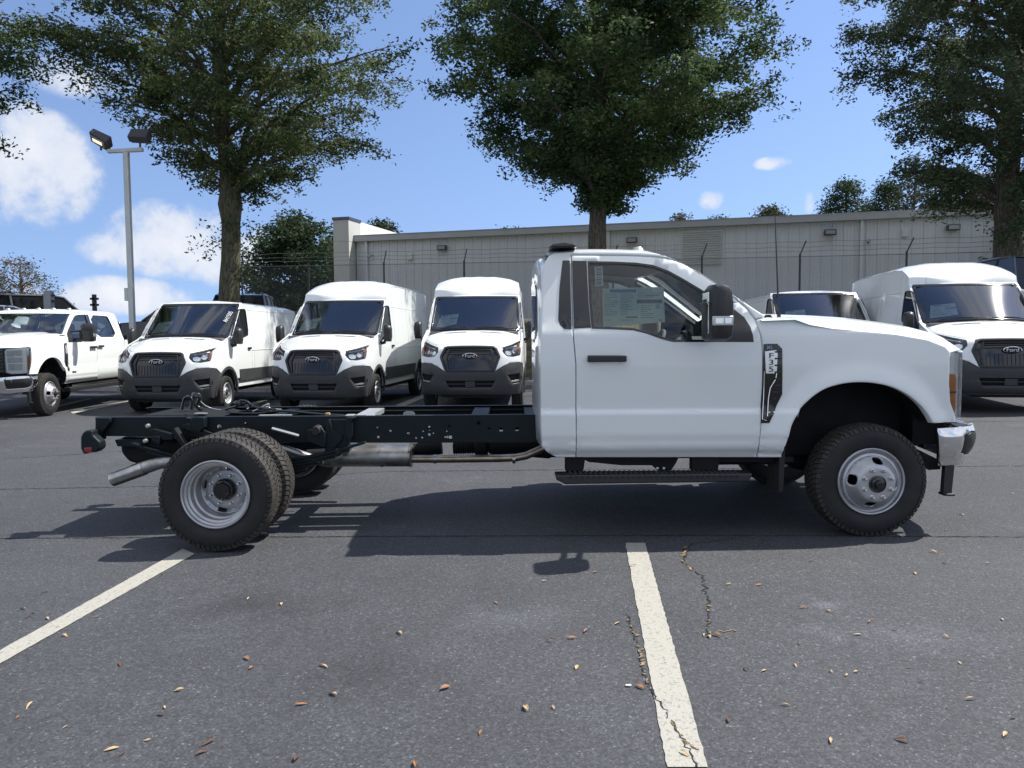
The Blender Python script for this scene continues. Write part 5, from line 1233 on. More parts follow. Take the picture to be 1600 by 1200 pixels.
for yy in (-.62, -.3, 0, .3, .62): mb = MB(); mb.lathe([(.0001, .045), (.03, .04), (.05, .02), (.055, 0)], 10, 'z', (-1.62, yy, 1.965+.01*(1-abs(yy)))); mb.build('clearance_lamp', M['zinc'], pk)
mpk = lambda u, v: (u, wS(u, v), v)
mb = MB(); mb.box((-1.0, -.62, 1.42), (.18, .28, .01), Matrix.Rotation(R(-50), 3, 'Y')); mb.box((-.88, .45, 1.42), (.05, .16, .005), Matrix.Rotation(R(-50), 3, 'Y')); mb.build('paper_sheet', M['paper'], pk)

# ------------------------------------------------------------------ cargo vans
def van_builder(low, length, yawlab=None):
    XCz = [.30, .45, .70, .80, 1.0, 1.12, 1.18, 1.25, 1.34, 1.42, 1.48, 2.16]
    XCx = [.94, 1.0, 1.03, 1.02, .99, .95, .90, .74, .47, .20, .02, -.86]
    Szs = [.30, .8, 1.18, 1.48, 2.16]; Svs = [.34, .32, .33, .30, .17]
    def XC(z): return lerp(z, XCz, XCx)
    def wv(z): return lerp(z, [.3, .5, .9, 1.2, 1.45, 2.1, 2.35, 2.6], [.95, .985, 1.0, .995, .97, .905, .88, .85])
    def Wd(x, z): return wv(z) - .10*max(0, (x-.1)/.6)**2*.6
    def F(y, z):
        xe = XC(z)-lerp(z, Szs, Svs); ww = Wd(xe, z); t_ = min(1.0, abs(y)/ww); p = lerp(z, [.8, 1.2, 1.5], [3.6, 3.0, 2.0])
        zz = z-.05*t_**2*sstep((z-.9)/.3)*(1 if z < 1.5 else max(0, 1-(z-1.5)/.5))
        return (XC(z)-lerp(z, Szs, Svs)*t_**p, y, zz)
    def We(z): return Wd(XC(z)-lerp(z, Szs, Svs), z)
    H = 2.24 if low else 2.60
    def zc(x): return lerp(x, [-2.6, -1.9, -1.5, -1.2, -.95, -.86], [2.22, 2.22, 2.22, 2.215, 2.19, 2.16] if low else [2.60, 2.60, 2.57, 2.47, 2.27, 2.16])
    edge_drop = .10
    def zedge(x):
        z = zc(x)-edge_drop*sstep((-.86-x)/.4)
        return z-.03
    rear = -(length-1.02); WBx = -3.30 if length < 5.7 else -3.75
    me = {}
    return locals()
def van(name_label, low, length, loc, rz, papers=True, marker=None, whip=False, wiper=True):
    v = van_builder(low, length); F, XC, Wd, We, zc, zedge = v['F'], v['XC'], v['Wd'], v['We'], v['zc'], v['zedge']; rear, WBx = v['rear'], v['WBx']
    Szs, Svs = v['Szs'], v['Svs']
    root = thing('cargo_van', name_label, 'van', loc, rz, 'white cargo vans parked in a row')
    W_ = M['white']; mp = lambda u, z: F(u, z); sym = lambda P: P+[(-a, b) for a, b in P[::-1]]
    kw = dict(flip=False)
    # bumper
    bot = [(We(.30)-.005, .30), (We(.36), .36), (We(.5), .5), (We(.70), .70), (We(.86), .865), (.88, .87), (.72, .86), (.60, .81), (.50, .745), (.46, .722)]
    intake = [(.46, .56), (.40, .43)]; fog = [(.70, .655), (.92, .68), (.955, .60), (.93, .51), (.80, .495)]
    fogm = [(-a, b) for a, b in fog]
    bq = patch('front_bumper', sym(bot), mp, root, M['cladding'], [[(-.46, .56), (.46, .56), (.40, .43), (-.40, .43)], fog, fogm], .06, thick=.03, rnd=.012, **kw)
    patch('lower_intake', [(-.47, .57), (.47, .57), (.41, .42), (-.41, .42)], mp, bq, M['under'], step=.12, off=-.05, thick=0, rnd=0, **kw)
    for z0 in (.50,): patch('intake_bar', [(-.45, z0-.012), (.45, z0-.012), (.45, z0+.012), (-.45, z0+.012)], mp, bq, M['black_plastic'], step=.12, off=-.02, thick=.02, rnd=.003, **kw)
    patch('plate_mount', [(-.09, .44), (.09, .44), (.09, .55), (-.09, .55)], mp, bq, M['cladding'], step=.12, off=-.012, thick=.03, rnd=.004, **kw)
    for fg in (fog, fogm):
        patch('fog_recess', inset(ccw(fg), -.004), mp, bq, M['under'], step=.08, off=-.045, thick=0, rnd=0, **kw)
        s_ = 1 if fg is fog else -1
        patch('fog_trim', [(s_*.76, .545), (s_*.93, .565), (s_*.93, .535), (s_*.80, .52)], mp, bq, M['galv'], step=.05, off=-.015, thick=.02, rnd=.004, **kw)
    patch('lip', sym([(We(.30)-.03, .295), (.60, .295), (.5, .25), (0, .24)][:3]), lambda u, z: (F(u, .30)[0]-.06, u, z), root, M['under'], step=.15, thick=.03, rnd=.004, **kw)
    # fascia with the grille opening and headlight cut-outs
    gri = [(.43, 1.186), (.485, 1.165), (.56, 1.0), (.555, .965), (.47, .745), (.43, .722)]; gr = sym(gri)
    hl = [(.60, 1.175), (.75, 1.228), (.925, 1.318), (.945, 1.18), (.93, 1.02), (.80, .985), (.675, 1.0), (.605, 1.08)]
    hlm = [(-a, b) for a, b in hl]
    fas = [(.46, .728), (.50, .751), (.60, .816), (.72, .866), (.88, .876), (We(.87), .871), (We(1.0), 1.0), (We(1.2), 1.2), (We(1.33), 1.335), (.93, 1.335), (.76, 1.245), (.60, 1.196), (.43, 1.196)]
    patch('front_fascia', sym(fas), mp, root, W_, [inset(ccw(gr), -.004), hl, hlm], .05, thick=.03, rnd=.006, **kw)
    g = patch('grille', gr, mp, root, M['gloss_black'], step=.08, off=-.03, thick=0, rnd=0, **kw)
    patch('grille_frame', inset(ccw(gr), .001), mp, g, M['black_plastic'], [inset(ccw(gr), .035)], .06, off=.006, thick=.04, rnd=.008, **kw)
    for k in range(13):
        y = -.36+.06*k; patch('grille_slat', [(y-.006, .77), (y+.006, .77), (y+.006, .94), (y-.006, .94)], mp, g, M['gloss_black'], step=.1, off=-.018, thick=.008, rnd=.0, **kw)
    for z0 in (1.13, 1.09, 1.045): patch('grille_bar', [(-.42, z0-.005), (.42, z0-.005), (.42, z0+.005), (-.42, z0+.005)], mp, g, M['black_plastic'], step=.15, off=-.012, thick=.012, rnd=0, **kw)
    for s_ in (-1, 1): patch('grille_bar', [(s_*.40, .76), (s_*.43, .76), (s_*.455, .96), (s_*.40, 1.14), (s_*.375, 1.14), (s_*.425, .96)], mp, g, M['black_plastic'], step=.1, off=-.008, thick=.015, rnd=0, **kw)
    add_oval(g, (XC(1.0)-.005, 0, 1.0), .27, .105)
    for s_, hp in ((1, hl), (-1, hlm)):
        h = patch('headlight', inset(ccw(hp), .003), mp, root, M['black_plastic'], step=.06, off=-.045, thick=0, rnd=0, **kw)
        for (y, z0, a_, b_) in ((.735, 1.085, .075, .065), (.845, 1.13, .058, .075)):
            pl = [(s_*(y+a_*math.cos(t)), z0+b_*math.sin(t)) for t in np.linspace(0, 2*math.pi, 14, endpoint=False)]
            patch('reflector', pl, mp, h, M['chrome'], step=.03, off=-.028, thick=.01, rnd=.008, **kw)
        patch('reflector', [(s_*.66, 1.165), (s_*.86, 1.245), (s_*.88, 1.225), (s_*.67, 1.145)], mp, h, M['silver'], step=.05, off=-.02, thick=.01, rnd=.003, **kw)
        patch('amber_marker', [(s_*.900, 1.27), (s_*.935, 1.29), (s_*.942, 1.06), (s_*.905, 1.05)], mp, h, M['amber'], step=.06, off=-.018, thick=.01, rnd=.003, **kw)
        patch('headlight_cover', inset(ccw(hp), .002), mp, h, M['lens'], step=.06, off=.002, thick=.006, rnd=.004, **kw)
    # hood
    hd = [(.43, 1.20), (.60, 1.20), (.76, 1.250), (.92, 1.335), (.90, 1.40), (.875, 1.455)]
    hdp = sym(hd[:5]+[(.865, 1.462)])
    vents = [[(s_*.14, 1.425), (s_*.55, 1.418), (s_*.58, 1.438), (s_*.14, 1.447)] for s_ in (-1, 1)]
    hq = patch('hood', hdp, mp, root, W_, [ccw(q) for q in vents], .035, thick=.04, rnd=.006, estep=.05, **kw)
    patch('hood_vents', sym([(.60, 1.413), (.60, 1.45)]), mp, hq, M['under'], step=.1, off=-.03, thick=0, rnd=0, **kw)
    # windscreen, dark border, cap of the roof front
    wsp = sym([(.865, 1.490), (.895, 1.52), (.885, 1.75), (.862, 2.11), (.83, 2.145)])
    patch('windshield', inset(ccw(wsp), .004), mp, root, M['glass_ws'], step=.10, off=-.004, thick=0, rnd=0, **kw)
    patch('windshield_border', wsp, mp, root, M['gloss_black'], [inset(ccw(wsp), .038)], .08, off=.001, thick=.012, rnd=.002, **kw)
    patch('sensor_patch', sym([(.0, 2.12), (.17, 2.12), (.05, 1.98), (.04, 1.96)]), mp, root, M['under'], step=.1, off=-.010, thick=0, rnd=0, **kw)
    patch('cowl_panel', sym([(.865, 1.464), (.875, 1.488)]), mp, root, M['black_plastic'], step=.08, off=-.01, thick=.01, rnd=0, **kw)
    patch('roof_header', sym([(.835, 2.149), (.84, 2.162)]), mp, root, W_, step=.08, off=0, thick=.02, rnd=0, **kw)
    if wiper:
        for y0, y1 in ((-.70, -.12), (.05, .70)):
            P = [Vector(F(y0+(y1-y0)*t_, 1.505+.02*math.sin(t_*3)))+Vector((.03, 0, .01)) for t_ in np.linspace(0, 1, 6)]; mb = MB(); mb.tube(P, .008, 5); mb.build('wiper', M['gloss_black'], root)
    # A-pillar strips from the glass to the side
    for s_ in (-1, 1):
        P = [(.871, 1.464), (.901, 1.50)]+[(.900-.0, 1.56), (.890, 1.75), (.867, 2.11), (.84, 2.149), (.845, 2.165), (We(2.16)-.002, 2.16), (We(1.95)-.002, 1.95), (We(1.75)-.002, 1.75), (We(1.6)-.002, 1.6), (We(1.45)-.002, 1.45), (We(1.34)-.004, 1.345), (.925, 1.342), (.905, 1.40)]
        patch('windshield_pillar', [(s_*a, b) for a, b in P], mp, root, W_, step=.05, thick=.03, rnd=.004, **kw)
    # roof skin
    nx = 26; xs_ = [-.86-(abs(rear)-.86)*((i/nx)**1.6) for i in range(nx+1)]
    def roof(u, t_):
        i = round(u*nx); x = xs_[i]; a = abs(t_-.5)*2; s2 = 1 if t_ > .5 else -1; st_ = XC(2.16)-.17*a*a
        xx = st_+(rear-st_)*((x+.86)/(rear+.86)); z = zc(xx) if i else 2.16; ze = zedge(xx) if i else 2.155
        q = a**3.2
        zz = z*(1-q)+ze*q; ww = Wd(xx, ze); rib = .005*math.cos(a*math.pi*5)*sstep((-1.45-x)/.3) if (x < -1.45 and a < .9) else 0
        return (xx, s2*a*ww, zz+rib-(.05*sstep((xx-rear)/-.2+1) if xx < rear+.2 else 0))
    mb = MB(); mb.grid(roof, nx, 44); rf = mb.build('roof', W_, root, angle=60)
    # sides
    for s_ in (-1, 1):
        ms = lambda u, z, s_=s_: (u, s_*Wd(u, z), z); fl = s_ > 0; k2 = dict(flip=fl)
        fe = lambda z: XC(z)-lerp(z, Szs, Svs)-.002
        arch_ = lambda cx, r_, a0, a1: [(cx+r_*math.cos(a), .37+r_*math.sin(a)) for a in np.linspace(R(a0), R(a1), 16)]
        # dark bumper corner back to the arch
        patch('bumper_corner', [(fe(.30), .30), (fe(.5), .5), (fe(.7), .7), (fe(.865), .865), (.52, .85)]+[p for p in arch_(0, .47, 50, -8)], ms, root, M['cladding'], step=.07, thick=.03, **k2)
        A1 = arch_(0, .47, 172, 52)
        up = [(fe(z), z) for z in (.875, 1.0, 1.1, 1.2, 1.28, 1.34, 1.42, 1.5, 1.6, 1.75, 1.95, 2.14)]
        drx = -1.28
        top = [(x, zedge(x)) for x in (-1.05, -1.15, drx)]
        sp = [(.50, .858)]+up+top+[(drx, 1.5), (drx, .62), (-.465, .62)]+A1
        wn = smooth_poly([(-.10, 1.30), (-.02, 1.40), (-.60, 1.93), (-.80, 2.02), (-1.16, 2.03), (-1.18, 1.40), (-.75, 1.36)], 1)
        wn = smooth_poly([(-.17, 1.27), (-.16, 1.36), (-.52, 1.80), (-.70, 1.985), (-.85, 2.03), (-1.15, 2.04), (-1.19, 1.99), (-1.19, 1.50), (-1.0, 1.46), (-.6, 1.40)], 1)
        d = patch('front_side', sp, ms, root, W_, [wn], .07, thick=.04, gap=.002, **k2)
        patch('window_glass', inset(ccw(wn), -.004), ms, d, M['glass_dark'], step=.12, off=-.012, thick=0, rnd=0, **k2)
        patch('window_trim', inset(ccw(wn), -.004), ms, d, M['gloss_black'], [inset(ccw(wn), .016)], .12, off=.001, thick=.012, rnd=0, **k2)
        A2 = arch_(WBx, .47, 172, 8)
        xr = rear+.04
        rp = [(drx, .62), (drx, zedge(drx))]+[(x, zedge(x)) for x in np.linspace(drx-.2, xr+.05, 12)]+[(xr, zedge(xr)-.08), (xr-.02, 1.5), (xr-.03, .55), (WBx-.47, .55)]+A2+[(WBx+.47, .60)]
        patch('cargo_side', rp, ms, root, W_, step=.12, thick=.04, gap=.002, **k2)
        # seams, rub strip, sill, arch trim, handle
        mb = MB(); zz = 2.02; mb.tube([(x, s_*(Wd(x, zz)+.001), zz) for x in np.linspace(drx, xr+.1, 8)], .006, 5); mb.tube([(x, s_*(Wd(x, 1.18)+.002), 1.18) for x in np.linspace(drx, xr+.1, 8)], .008, 5)
        for x in (drx-.12, drx-1.35, xr+.55): mb.tube([(x, s_*(Wd(x, z)+.001), z) for z in np.linspace(.65, zedge(x)-.05, 8)], .005, 5)
        mb.build('panel_seams', M['louver'], root)
        patch('rub_strip', [(-.60, .56), (WBx+.55, .56), (WBx+.53, .80), (-.56, .80)], ms, root, M['cladding'], step=.2, off=.012, thick=.02, rnd=.006, **k2)
        mb = MB(); mb.prism([(-.50, .62), (WBx+.5, .62), (WBx+.5, .44), (-.5, .44)], s_*.93, s_*.96); mb.build('sill', W_, root, bevel=.01)
        for cx in (0, WBx):
            ar2 = [(cx+.455*math.cos(a), .37+.455*math.sin(a)) for a in np.linspace(R(-5), R(185), 22)]+[(cx+.515*math.cos(a), .37+.515*math.sin(a)) for a in np.linspace(R(185), R(-5), 22)]
            patch('arch_trim', ar2, ms, root, M['cladding'], step=.1, off=.014, thick=.03, rnd=.006, estep=.05, **k2)
            make_wheel(root, (cx, s_*.86, .35), s_, 'van', .35, .225)
        mb = MB(); mb.box((-1.12, s_*(Wd(-1.1, 1.22)+.018), 1.22), (.16, .03, .045)); mb.build('door_handle', M['gloss_black'], root, bevel=.008)
        # mirror
        cx, cy, cz = -.22, s_*1.13, 1.48; mb = MB()
        pr = [(-.075, -.17), (.07, -.17), (.085, -.09), (.085, .08), (.07, .14), (0, .165), (-.06, .155), (-.075, .10)]
        V = []
        for (x, sc) in ((-.07, .92), (-.03, 1), (.05, .92), (.09, .62)): V += [(cx+x, cy+a*sc*(1 if s_ > 0 else -1), cz+b*sc) for a, b in pr]
        m_ = len(pr); Fc = [(i*m_+k, i*m_+(k+1) % m_, (i+1)*m_+(k+1) % m_, (i+1)*m_+k) for i in range(3) for k in range(m_)]+[tuple(range(m_)), tuple(3*m_+k for k in range(m_))]
        mb.add(V, Fc); q = mb.build('mirror', M['black_plastic'], root, angle=50)
        mb = MB(); mb.tube([(cx, cy-s_*.05, cz-.18), (cx-.02, s_*1.0, cz-.20), (cx-.03, s_*.95, cz-.20)], .03, 8); mb.build('mirror_arm', M['black_plastic'], q)
    # rear, floor, interior
    mb = MB(); mb.b2((rear, -.90, .5), (rear+.05, .90, zc(rear)-.16)); mb.build('rear_doors', W_, root, bevel=.03)
    mb = MB(); mb.b2((rear+.1, -.85, .36), (.62, .85, .46)); mb.b2((.40, -.80, .40), (.60, .80, 1.05)); mb.build('underbody', M['under'], root)
    mb = MB(); mb.b2((rear+.1, -.90, .9), (-1.9, .90, 1.1)); mb.b2((-1.95, -.86, .5), (-1.90, .86, 2.12)); mb.build('bulkhead', M['interior'], root)
    mb = MB(); mb.prism([(.0, 1.36), (-.02, 1.44), (-.42, 1.40), (-.60, 1.30), (-.60, 1.0), (0, 1.0)], -.88, .88); mb.build('dashboard', M['interior'], root, bevel=.02)
    mb = MB()
    for y_ in (-.48, .48): mb.prism([(-1.55, .9), (-1.1, .92), (-1.1, 1.05), (-1.5, 1.08), (-1.62, 1.68), (-1.72, 1.68)], y_-.24, y_+.24); mb.prism([(-1.64, 1.70), (-1.60, 1.86), (-1.68, 1.87), (-1.73, 1.71)], y_-.13, y_+.13)
    mb.build('seats', M['seat'], root, bevel=.03)
    mb = MB(); mb.tube([Vector((-.78, .48, 1.40))+Vector((.10*math.sin(a), .19*math.cos(a), .15*math.sin(a))) for a in np.linspace(0, 2*math.pi, 20)], .016, 6); mb.tube([(-.78, .30, 1.40), (-.78, .66, 1.40)], .018, 6); mb.build('steering_wheel', M['interior'], root)
    mb = MB(); mb.grid(lambda a, b: (-.9-a*.98, (b-.5)*1.6, 2.10), 1, 1); mb.build('headliner', M['interior_light'], root)
    if papers:
        # sheets stuck inside the glass on the passenger side, lying partly on the dash
        P = [(-.78, 1.56), (-.36, 1.60), (-.33, 1.80), (-.70, 1.775)]
        q = patch('price_sticker', P, mp, root, M['paper'], step=.1, off=-.016, thick=0, rnd=0, **kw)
        pr_ = []
        for i in range(6): pr_.append((-.72+.01*i, 1.60+.03*i, random.uniform(.10, .16), .006, 'ink_soft')); pr_.append((-.52, 1.615+.028*i, random.uniform(.06, .13), .006, 'ink_soft'))
        pr_ += [(-.50, 1.70, .15, .014, 'ink'), (-.66, 1.757, .12, .010, 'ink_blue'), (-.60, 1.60, .08, .010, 'ink')]
        for mn in ('ink_soft', 'ink', 'ink_blue'):
            mb = MB()
            for (y0, z0, w0, h0, mm) in pr_:
                if mm == mn: mb.add([Vector(F(y, z))+Vector((-.008, 0, -.008)) for y, z in ((y0, z0), (y0+w0, z0+.01), (y0+w0, z0+h0+.01), (y0, z0+h0))], [(0, 1, 2, 3)])
            mb.build('print', M[mn], q, smooth=False, fix=False)
        mb = MB(); mb.box((-.22, -.45, 1.465), (.26, .34, .006), Matrix.Rotation(R(8), 3, 'Y')); mb.build('paper_sheet', M['paper'], root)
    if marker:
        y0, z0 = .80, 1.70
        P0 = Vector(F(.77, 1.88)); a_ = Vector(F(.80, 1.99))-Vector(F(.74, 1.66)); a_.normalize(); nrm = Vector((.60, .15, .78)); nrm = (nrm-a_*nrm.dot(a_)).normalized(); b_ = nrm.cross(a_)
        P0 = Vector(F(.76, 1.86))+nrm*.02
        text('marker_writing', marker, .135, M['marker'], root, frame3(P0, a_, b_, nrm), .0005, .75)
    if whip:
        mb = MB(); mb.tube([(.0, -.93, 1.44), (-.08, -.92, 2.25)], [.005, .002], 5); mb.build('antenna', M['black_plastic'], root)
    return root
def heading(px_front, Y, yaw_deg):
    """front axle position: nose centre seen at column px_front, distance Y; nose points to -Y turned by yaw"""
    X = unp(px_front, 560, Y)[0]; th = R(-90-yaw_deg); d = Vector((math.cos(th), math.sin(th))); p = Vector((X, Y))-d*1.0
    return (p.x, p.y, G0(p.x, p.y)), th
for args in [
    ('low-roof white van second from the left with writing on its windshield', True, 5.53, 243, 14.8, 3, dict(marker='AH1505')),
    ('high-roof white van standing between the low-roof van and the third van', False, 5.98, 488, 14.5, 6.0, {}),
    ('high-roof white van seen almost head-on, just left of the truck cab', False, 5.98, 734, 14.2, 1.5, {}),
    ('low-roof white van mostly hidden behind the truck hood', True, 5.53, 1318, 14.6, 5, dict(whip=False)),
    ('high-roof white van at the right edge with sun glare on its windshield', False, 5.98, 1582, 11.9, 10, dict(whip=True))]:
    lab, low, ln, px, Y, yaw, kw_ = args
    loc, th = heading(px, Y, -yaw if False else yaw)
    vn = van(lab, low, ln, loc, th, **kw_)
    if px < 800: vn.scale = (1, 1, 1.045)
pX, pY = unp(73, 600, 14.7)[0], 14.7
th = R(-90+3.5); d = Vector((math.cos(th), math.sin(th))); left = Vector((-math.sin(th), math.cos(th)))
p = Vector((pX, pY))-left*.95; pk.location = (p.x, p.y, G0(p.x, p.y)); pk.rotation_euler = (0, 0, th); pk.scale = (1, 1, 1.05)

# ------------------------------------------------------------------ parked cars on the upper ground behind
def suv(label, loc, rz, paint, rails=True, L_=4.9, Hh=1.82, boxy=.0):
    root = thing('parked_car', label, 'car', loc, rz, 'cars parked behind the vans')
    hl = L_/2
    body = [(-hl, .45), (-hl, .95), (-hl+.05, 1.08), (hl-1.55, 1.10), (hl-.6, 1.02), (hl-.12, .88), (hl, .70), (hl-.02, .40), (hl-.55, .32), (-hl+.4, .32)]
    def half(z): return .95 if z < .9 else .95-(z-.9)*.20
    mb = MB(); n = len(body); secs = [(-.94, .95), (-.98, .99), (-.6, 1.0), (0, 1.02), (.6, 1.0), (.98, .99), (.94, .95)]
    V = []
    for k, y in enumerate((-.93, -.97, -.5, .5, .97, .93)):
        sc = .985 if abs(y) == .93 else 1
        V += [(x*sc, y, z*(1 if z < .6 else (1.0 if abs(y) > .9 else 1.015))) for x, z in body]
    F_ = [(i*n+k, i*n+(k+1) % n, (i+1)*n+(k+1) % n, (i+1)*n+k) for i in range(5) for k in range(n)]+[tuple(range(n)), tuple(5*n+k for k in range(n))]
    mb.add(V, F_); mb.build('body', paint, root, bevel=.03, seg=2)
    gh = [(-hl+.12, 1.07), (-hl+.42, Hh-.10), (-hl+.7, Hh-.02), (hl-2.35, Hh), (hl-2.0, Hh-.06), (hl-1.35, 1.09)]
    V = []; m = len(gh)
    for y, f_ in ((-1, 1), (1, 1)): V += [(x, y*(.90-(z-1.07)*.22), z) for x, z in gh]
    mb = MB(); mb.add(V, [(k, (k+1) % m, m+(k+1) % m, m+k) for k in range(m)]+[tuple(range(m)), tuple(range(2*m-1, m-1, -1))]); mb.build('cabin_glass', M['glass_dark'] if False else M['darkhole'], root, bevel=.02)
    mb = MB(); V = [(x, y*(.86-(z-1.07)*.2), z+.015) for y in (-1, 1) for x, z in gh[1:5]]; mb.add(V, [(0, 1, 5, 4), (1, 2, 6, 5), (2, 3, 7, 6)]); mb.build('roof', paint, root, fix=False)
    for s_ in (-1, 1):
        mb = MB()
        yw = lambda z: s_*(.905-(z-1.07)*.22)
        mb.tube([(x, yw(z), z) for x, z in gh], .035, 6)
        for x in (-hl+1.15, -.15, ): mb.tube([(x, yw(1.07), 1.07), (x-.03, yw(Hh-.05), Hh-.05)], .035, 6)
        mb.build('pillar', paint, root)
        for x in (-hl+.95, hl-.95): make_wheel(root, (x, s_*.83, .35), s_, 'van', .35, .225)
        if rails:
            mb = MB(); mb.tube([(-hl+.8, s_*.62, Hh-.01), (-hl+.9, s_*.62, Hh+.06), (hl-2.5, s_*.62, Hh+.07), (hl-2.4, s_*.62, Hh+.0)], .018, 6); mb.build('roof_rail', M['gloss_black'], root)
        mb = MB(); mb.b2((-hl-.01, s_*.70, .8), (-hl+.05, s_*.93, 1.0)); mb.build('tail_lamp', M['red'], root, bevel=.01)
        mb = MB(); mb.b2((hl-.12, s_*.55, .70), (hl-.01, s_*.88, .84)); mb.build('headlight', M['zinc'], root, bevel=.02)
    return root
def at(px, py_roof, Y, Hh):
    """place a car so that its roof of height Hh shows at pixel row py_roof"""
    X, Z = unp(px, py_roof, Y); return (X, Y, Z-Hh)
suv('grey sport-utility car with dark windows behind the pickup roof at the far left', at(66, 463, 29, 1.82), R(52), M['suv_grey'])
suv('pale car cut by the left edge of the picture behind the pickup', at(-75, 476, 25, 1.6), R(-100), M['suv_silver'], False, 4.6, 1.6)
suv('dark car whose roof shows left of the low-roof van windshield', at(292, 476, 24.5, 1.62), R(178), M['suv_dark'], False, 4.7, 1.62)
suv('black sport-utility car whose roof shows above the low-roof van at the tree trunk', at(378, 460, 26, 1.85), R(-80), M['suv_dark'], True, 4.9, 1.85)
suv('slate blue vehicle roof behind the far right van under the tree', at(1606, 402, 20.5, 2.2), R(-95), M['suv_blue'], False, 5.2, 2.2)
# posts standing behind the pickup
for (px, py, Y, lab, mt) in ((76, 455, 24, 'grey square post rising behind the pickup roof at far left', 'galv'), (147, 460, 23, 'short black post with clamps between the pickup and the light pole', 'black_plastic')):
    X, Z = unp(px, py, Y); t = thing('post', lab, 'post', (X, Y, T(X, Y))); h_ = Z-T(X, Y)
    mb = MB(); ww = .11 if mt == 'galv' else .05; mb.b2((-ww, -ww, -.2), (ww, ww, h_)); mb.build('shaft', M[mt], t, bevel=.01)
    mb = MB()
    for dz in (.12, .3): mb.b2((-ww-.06, -.05, h_-dz-.04), (ww+.06, .05, h_-dz+.02))
    mb.build('clamp', M['black_plastic'], t)
# ------------------------------------------------------------------ light pole
Y = 21.9; X, _ = unp(206, 480, Y); zt = unp(204, 238, Y)[1]; g = T(X, Y)
lp = thing('light_pole', 'grey parking-lot light pole carrying two floodlights on a short crossbar', 'lamp post', (X, Y, g)); h_ = zt-g
mb = MB(); mb.prism([(-.07, -.07), (.07, -.07), (.07, .07), (-.07, .07)], -.2, h_, 'xy'); mb.build('pole', M['pole'], lp, bevel=.012)
mb = MB(); mb.box((-.02, 0, h_+.05), (.98, .13, .10), Matrix.Rotation(R(-2.5), 3, 'Y')); mb.build('crossbar', M['pole'], lp, bevel=.01)
mb = MB(); mb.tube([(0, 0, h_-.1), (0, 0, h_+.05)], .035, 8); mb.build('pole_cap', M['lamp_body'], lp)
mb = MB(); mb.b2((-.17, -.07, unp(206, 470, Y)[1]-g), (-.07, .07, unp(206, 450, Y)[1]-g)); mb.build('control_box', M['pole'], lp, bevel=.01)
def flood(x, z, rot, lit):
    Mx = Matrix.Translation((x, 0, z)) @ rot; mb = MB(); mb.prism([(-.27, -.09), (.27, -.13), (.27, .13), (-.27, .10)], -.18, .18)
    mb.V = [Mx @ v for v in mb.V]; q = mb.build('floodlight', M['lamp_body'], lp, bevel=.02)
    mb = MB(); mb.b2((-.22, -.15, -.135), (.22, .15, -.118)) if not lit else mb.b2((-.2, -.12, -.130), (.2, .12, -.112)); mb.V = [Mx @ v for v in mb.V]; lq = mb.build('lens', M['lamp_glass'], q, bevel=.004)
    if lit:
        mb = MB(); mb.b2((-.15, -.05, -.140), (.13, .05, -.1305)); mb.V = [Mx @ v for v in mb.V]; mb.build('lamp_element', M['lamp_lit'], q)
    mb = MB(); mb.tube([(x, 0, h_+.06), (x, 0, z-.02)], .03, 8); mb.build('lamp_bracket', M['lamp_body'], lp)
flood(-.70+.0, h_+.36, Matrix.Rotation(R(28), 4, 'Y') @ Matrix.Rotation(R(-38), 4, 'X'), True)
flood(.40, h_+.45, Matrix.Rotation(R(3), 4, 'Y') @ Matrix.Rotation(R(50), 4, 'X') @ Matrix.Rotation(R(90), 4, 'Z') @ Matrix.Rotation(R(-90), 4, 'Z'), False)

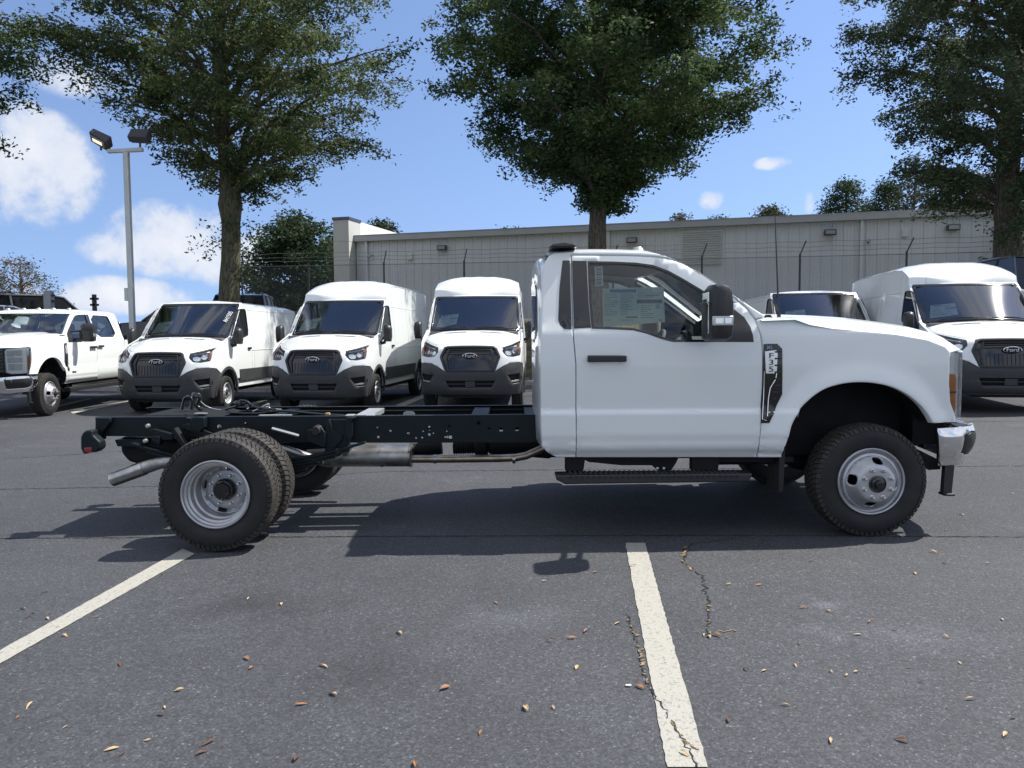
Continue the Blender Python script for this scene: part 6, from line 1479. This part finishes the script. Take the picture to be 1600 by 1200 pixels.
# ------------------------------------------------------------------ fallen leaves
lm = []
for k, mm in enumerate(('dead_leaf', 'dead_leaf_pale', 'dead_leaf_dark')):
    V = []; F_ = []; n = 7
    for i in range(n):
        u = i/(n-1); wd = .0085*math.sin(math.pi*min(1, u*1.02+.03))**.8+.0006; z = .004+.010*math.sin(u*math.pi*(1+.3*k))
        V += [(u*.056-.028, -wd, z+.004), (u*.056-.028, 0, z), (u*.056-.028, wd, z+.005)]
        if i: b = 3*i; F_ += [(b-3, b-2, b+1, b), (b-2, b-1, b+2, b+1)]
    lm.append(mesh_from('fallen_leaf', V, F_, M[mm]))
rr = random.Random(21)
spots = [(863, 998, 2), (860, 1003, 0), (640+460, 993, 1), (893, 998, 0), (901, 1044, 1), (1001, 1075, 0), (965, 975, 1), (822, 1108, 1), (1228, 1103, 1), (1138, 1126, 2), (1165, 1047, 2), (1194, 1049, 1), (1359, 973, 0), (1363, 970, 0),
         (1398, 985, 2), (1337, 1051, 1), (1323, 1056, 1), (1408, 1158, 2), (1478, 996, 1), (1500, 1037, 1), (1440, 1067, 2), (1570, 1149, 1), (1298, 1158, 1), (985, 987, 2), (982, 971, 0), (1185, 915, 0), (1138, 914, 1),
         (392, 1045, 0), (520, 1086, 1), (695, 1077, 0), (279, 1080, 1), (47, 1105, 1), (470, 1102, 0), (174, 1172, 1), (230, 1158, 1), (325, 1162, 2), (386, 1030, 0), (1295, 956, 1), (1478, 881, 1), (1544, 881, 1), (850, 909, 1), (930, 895, 0),
         (1108, 996, 1), (1120, 994, 0), (1136, 997, 0), (1430, 897, 1), (1566, 969, 1), (1520, 1063, 0), (1515, 1094, 1), (624, 990, 1), (440, 945, 1), (150, 965, 0)]
for k in range(38):
    spots.append((rr.uniform(-10, 1610), 870+330*rr.random()**.9, rr.choice((0, 1, 1, 2))))
for k in range(16): spots.append((rr.choice((rr.uniform(0, 600), rr.uniform(1450, 1600))), rr.uniform(680, 870), rr.choice((0, 1, 2))))
for (px, py, k) in spots:
    X, Y = gpt(px, py); o = link('fallen_leaf', lm[k]); s_ = rr.uniform(.45, .95); o.scale = (s_, s_*rr.uniform(.6, 1.2), s_*rr.uniform(.25, .8))
    o.location = (X, Y, G0(X, Y)+.004); o.rotation_euler = (rr.uniform(-.25, .25), rr.uniform(-.15, .15), rr.uniform(0, 6.28))
    tag(o, ('small reddish brown dead leaf lying on the asphalt', 'small pale tan dead leaf lying on the asphalt', 'small dark brown dead leaf lying on the asphalt')[k], 'leaf', 'dead leaves scattered on the asphalt')
X, Y = gpt(982, 1073); mb = MB(); mb.box((0, 0, .003), (.022, .012, .002)); o = mb.build('paper_scrap', M['paper_white']); o.location = (X, Y, G0(X, Y)+.004); tag(o, 'tiny white paper scrap beside the painted line', 'litter')
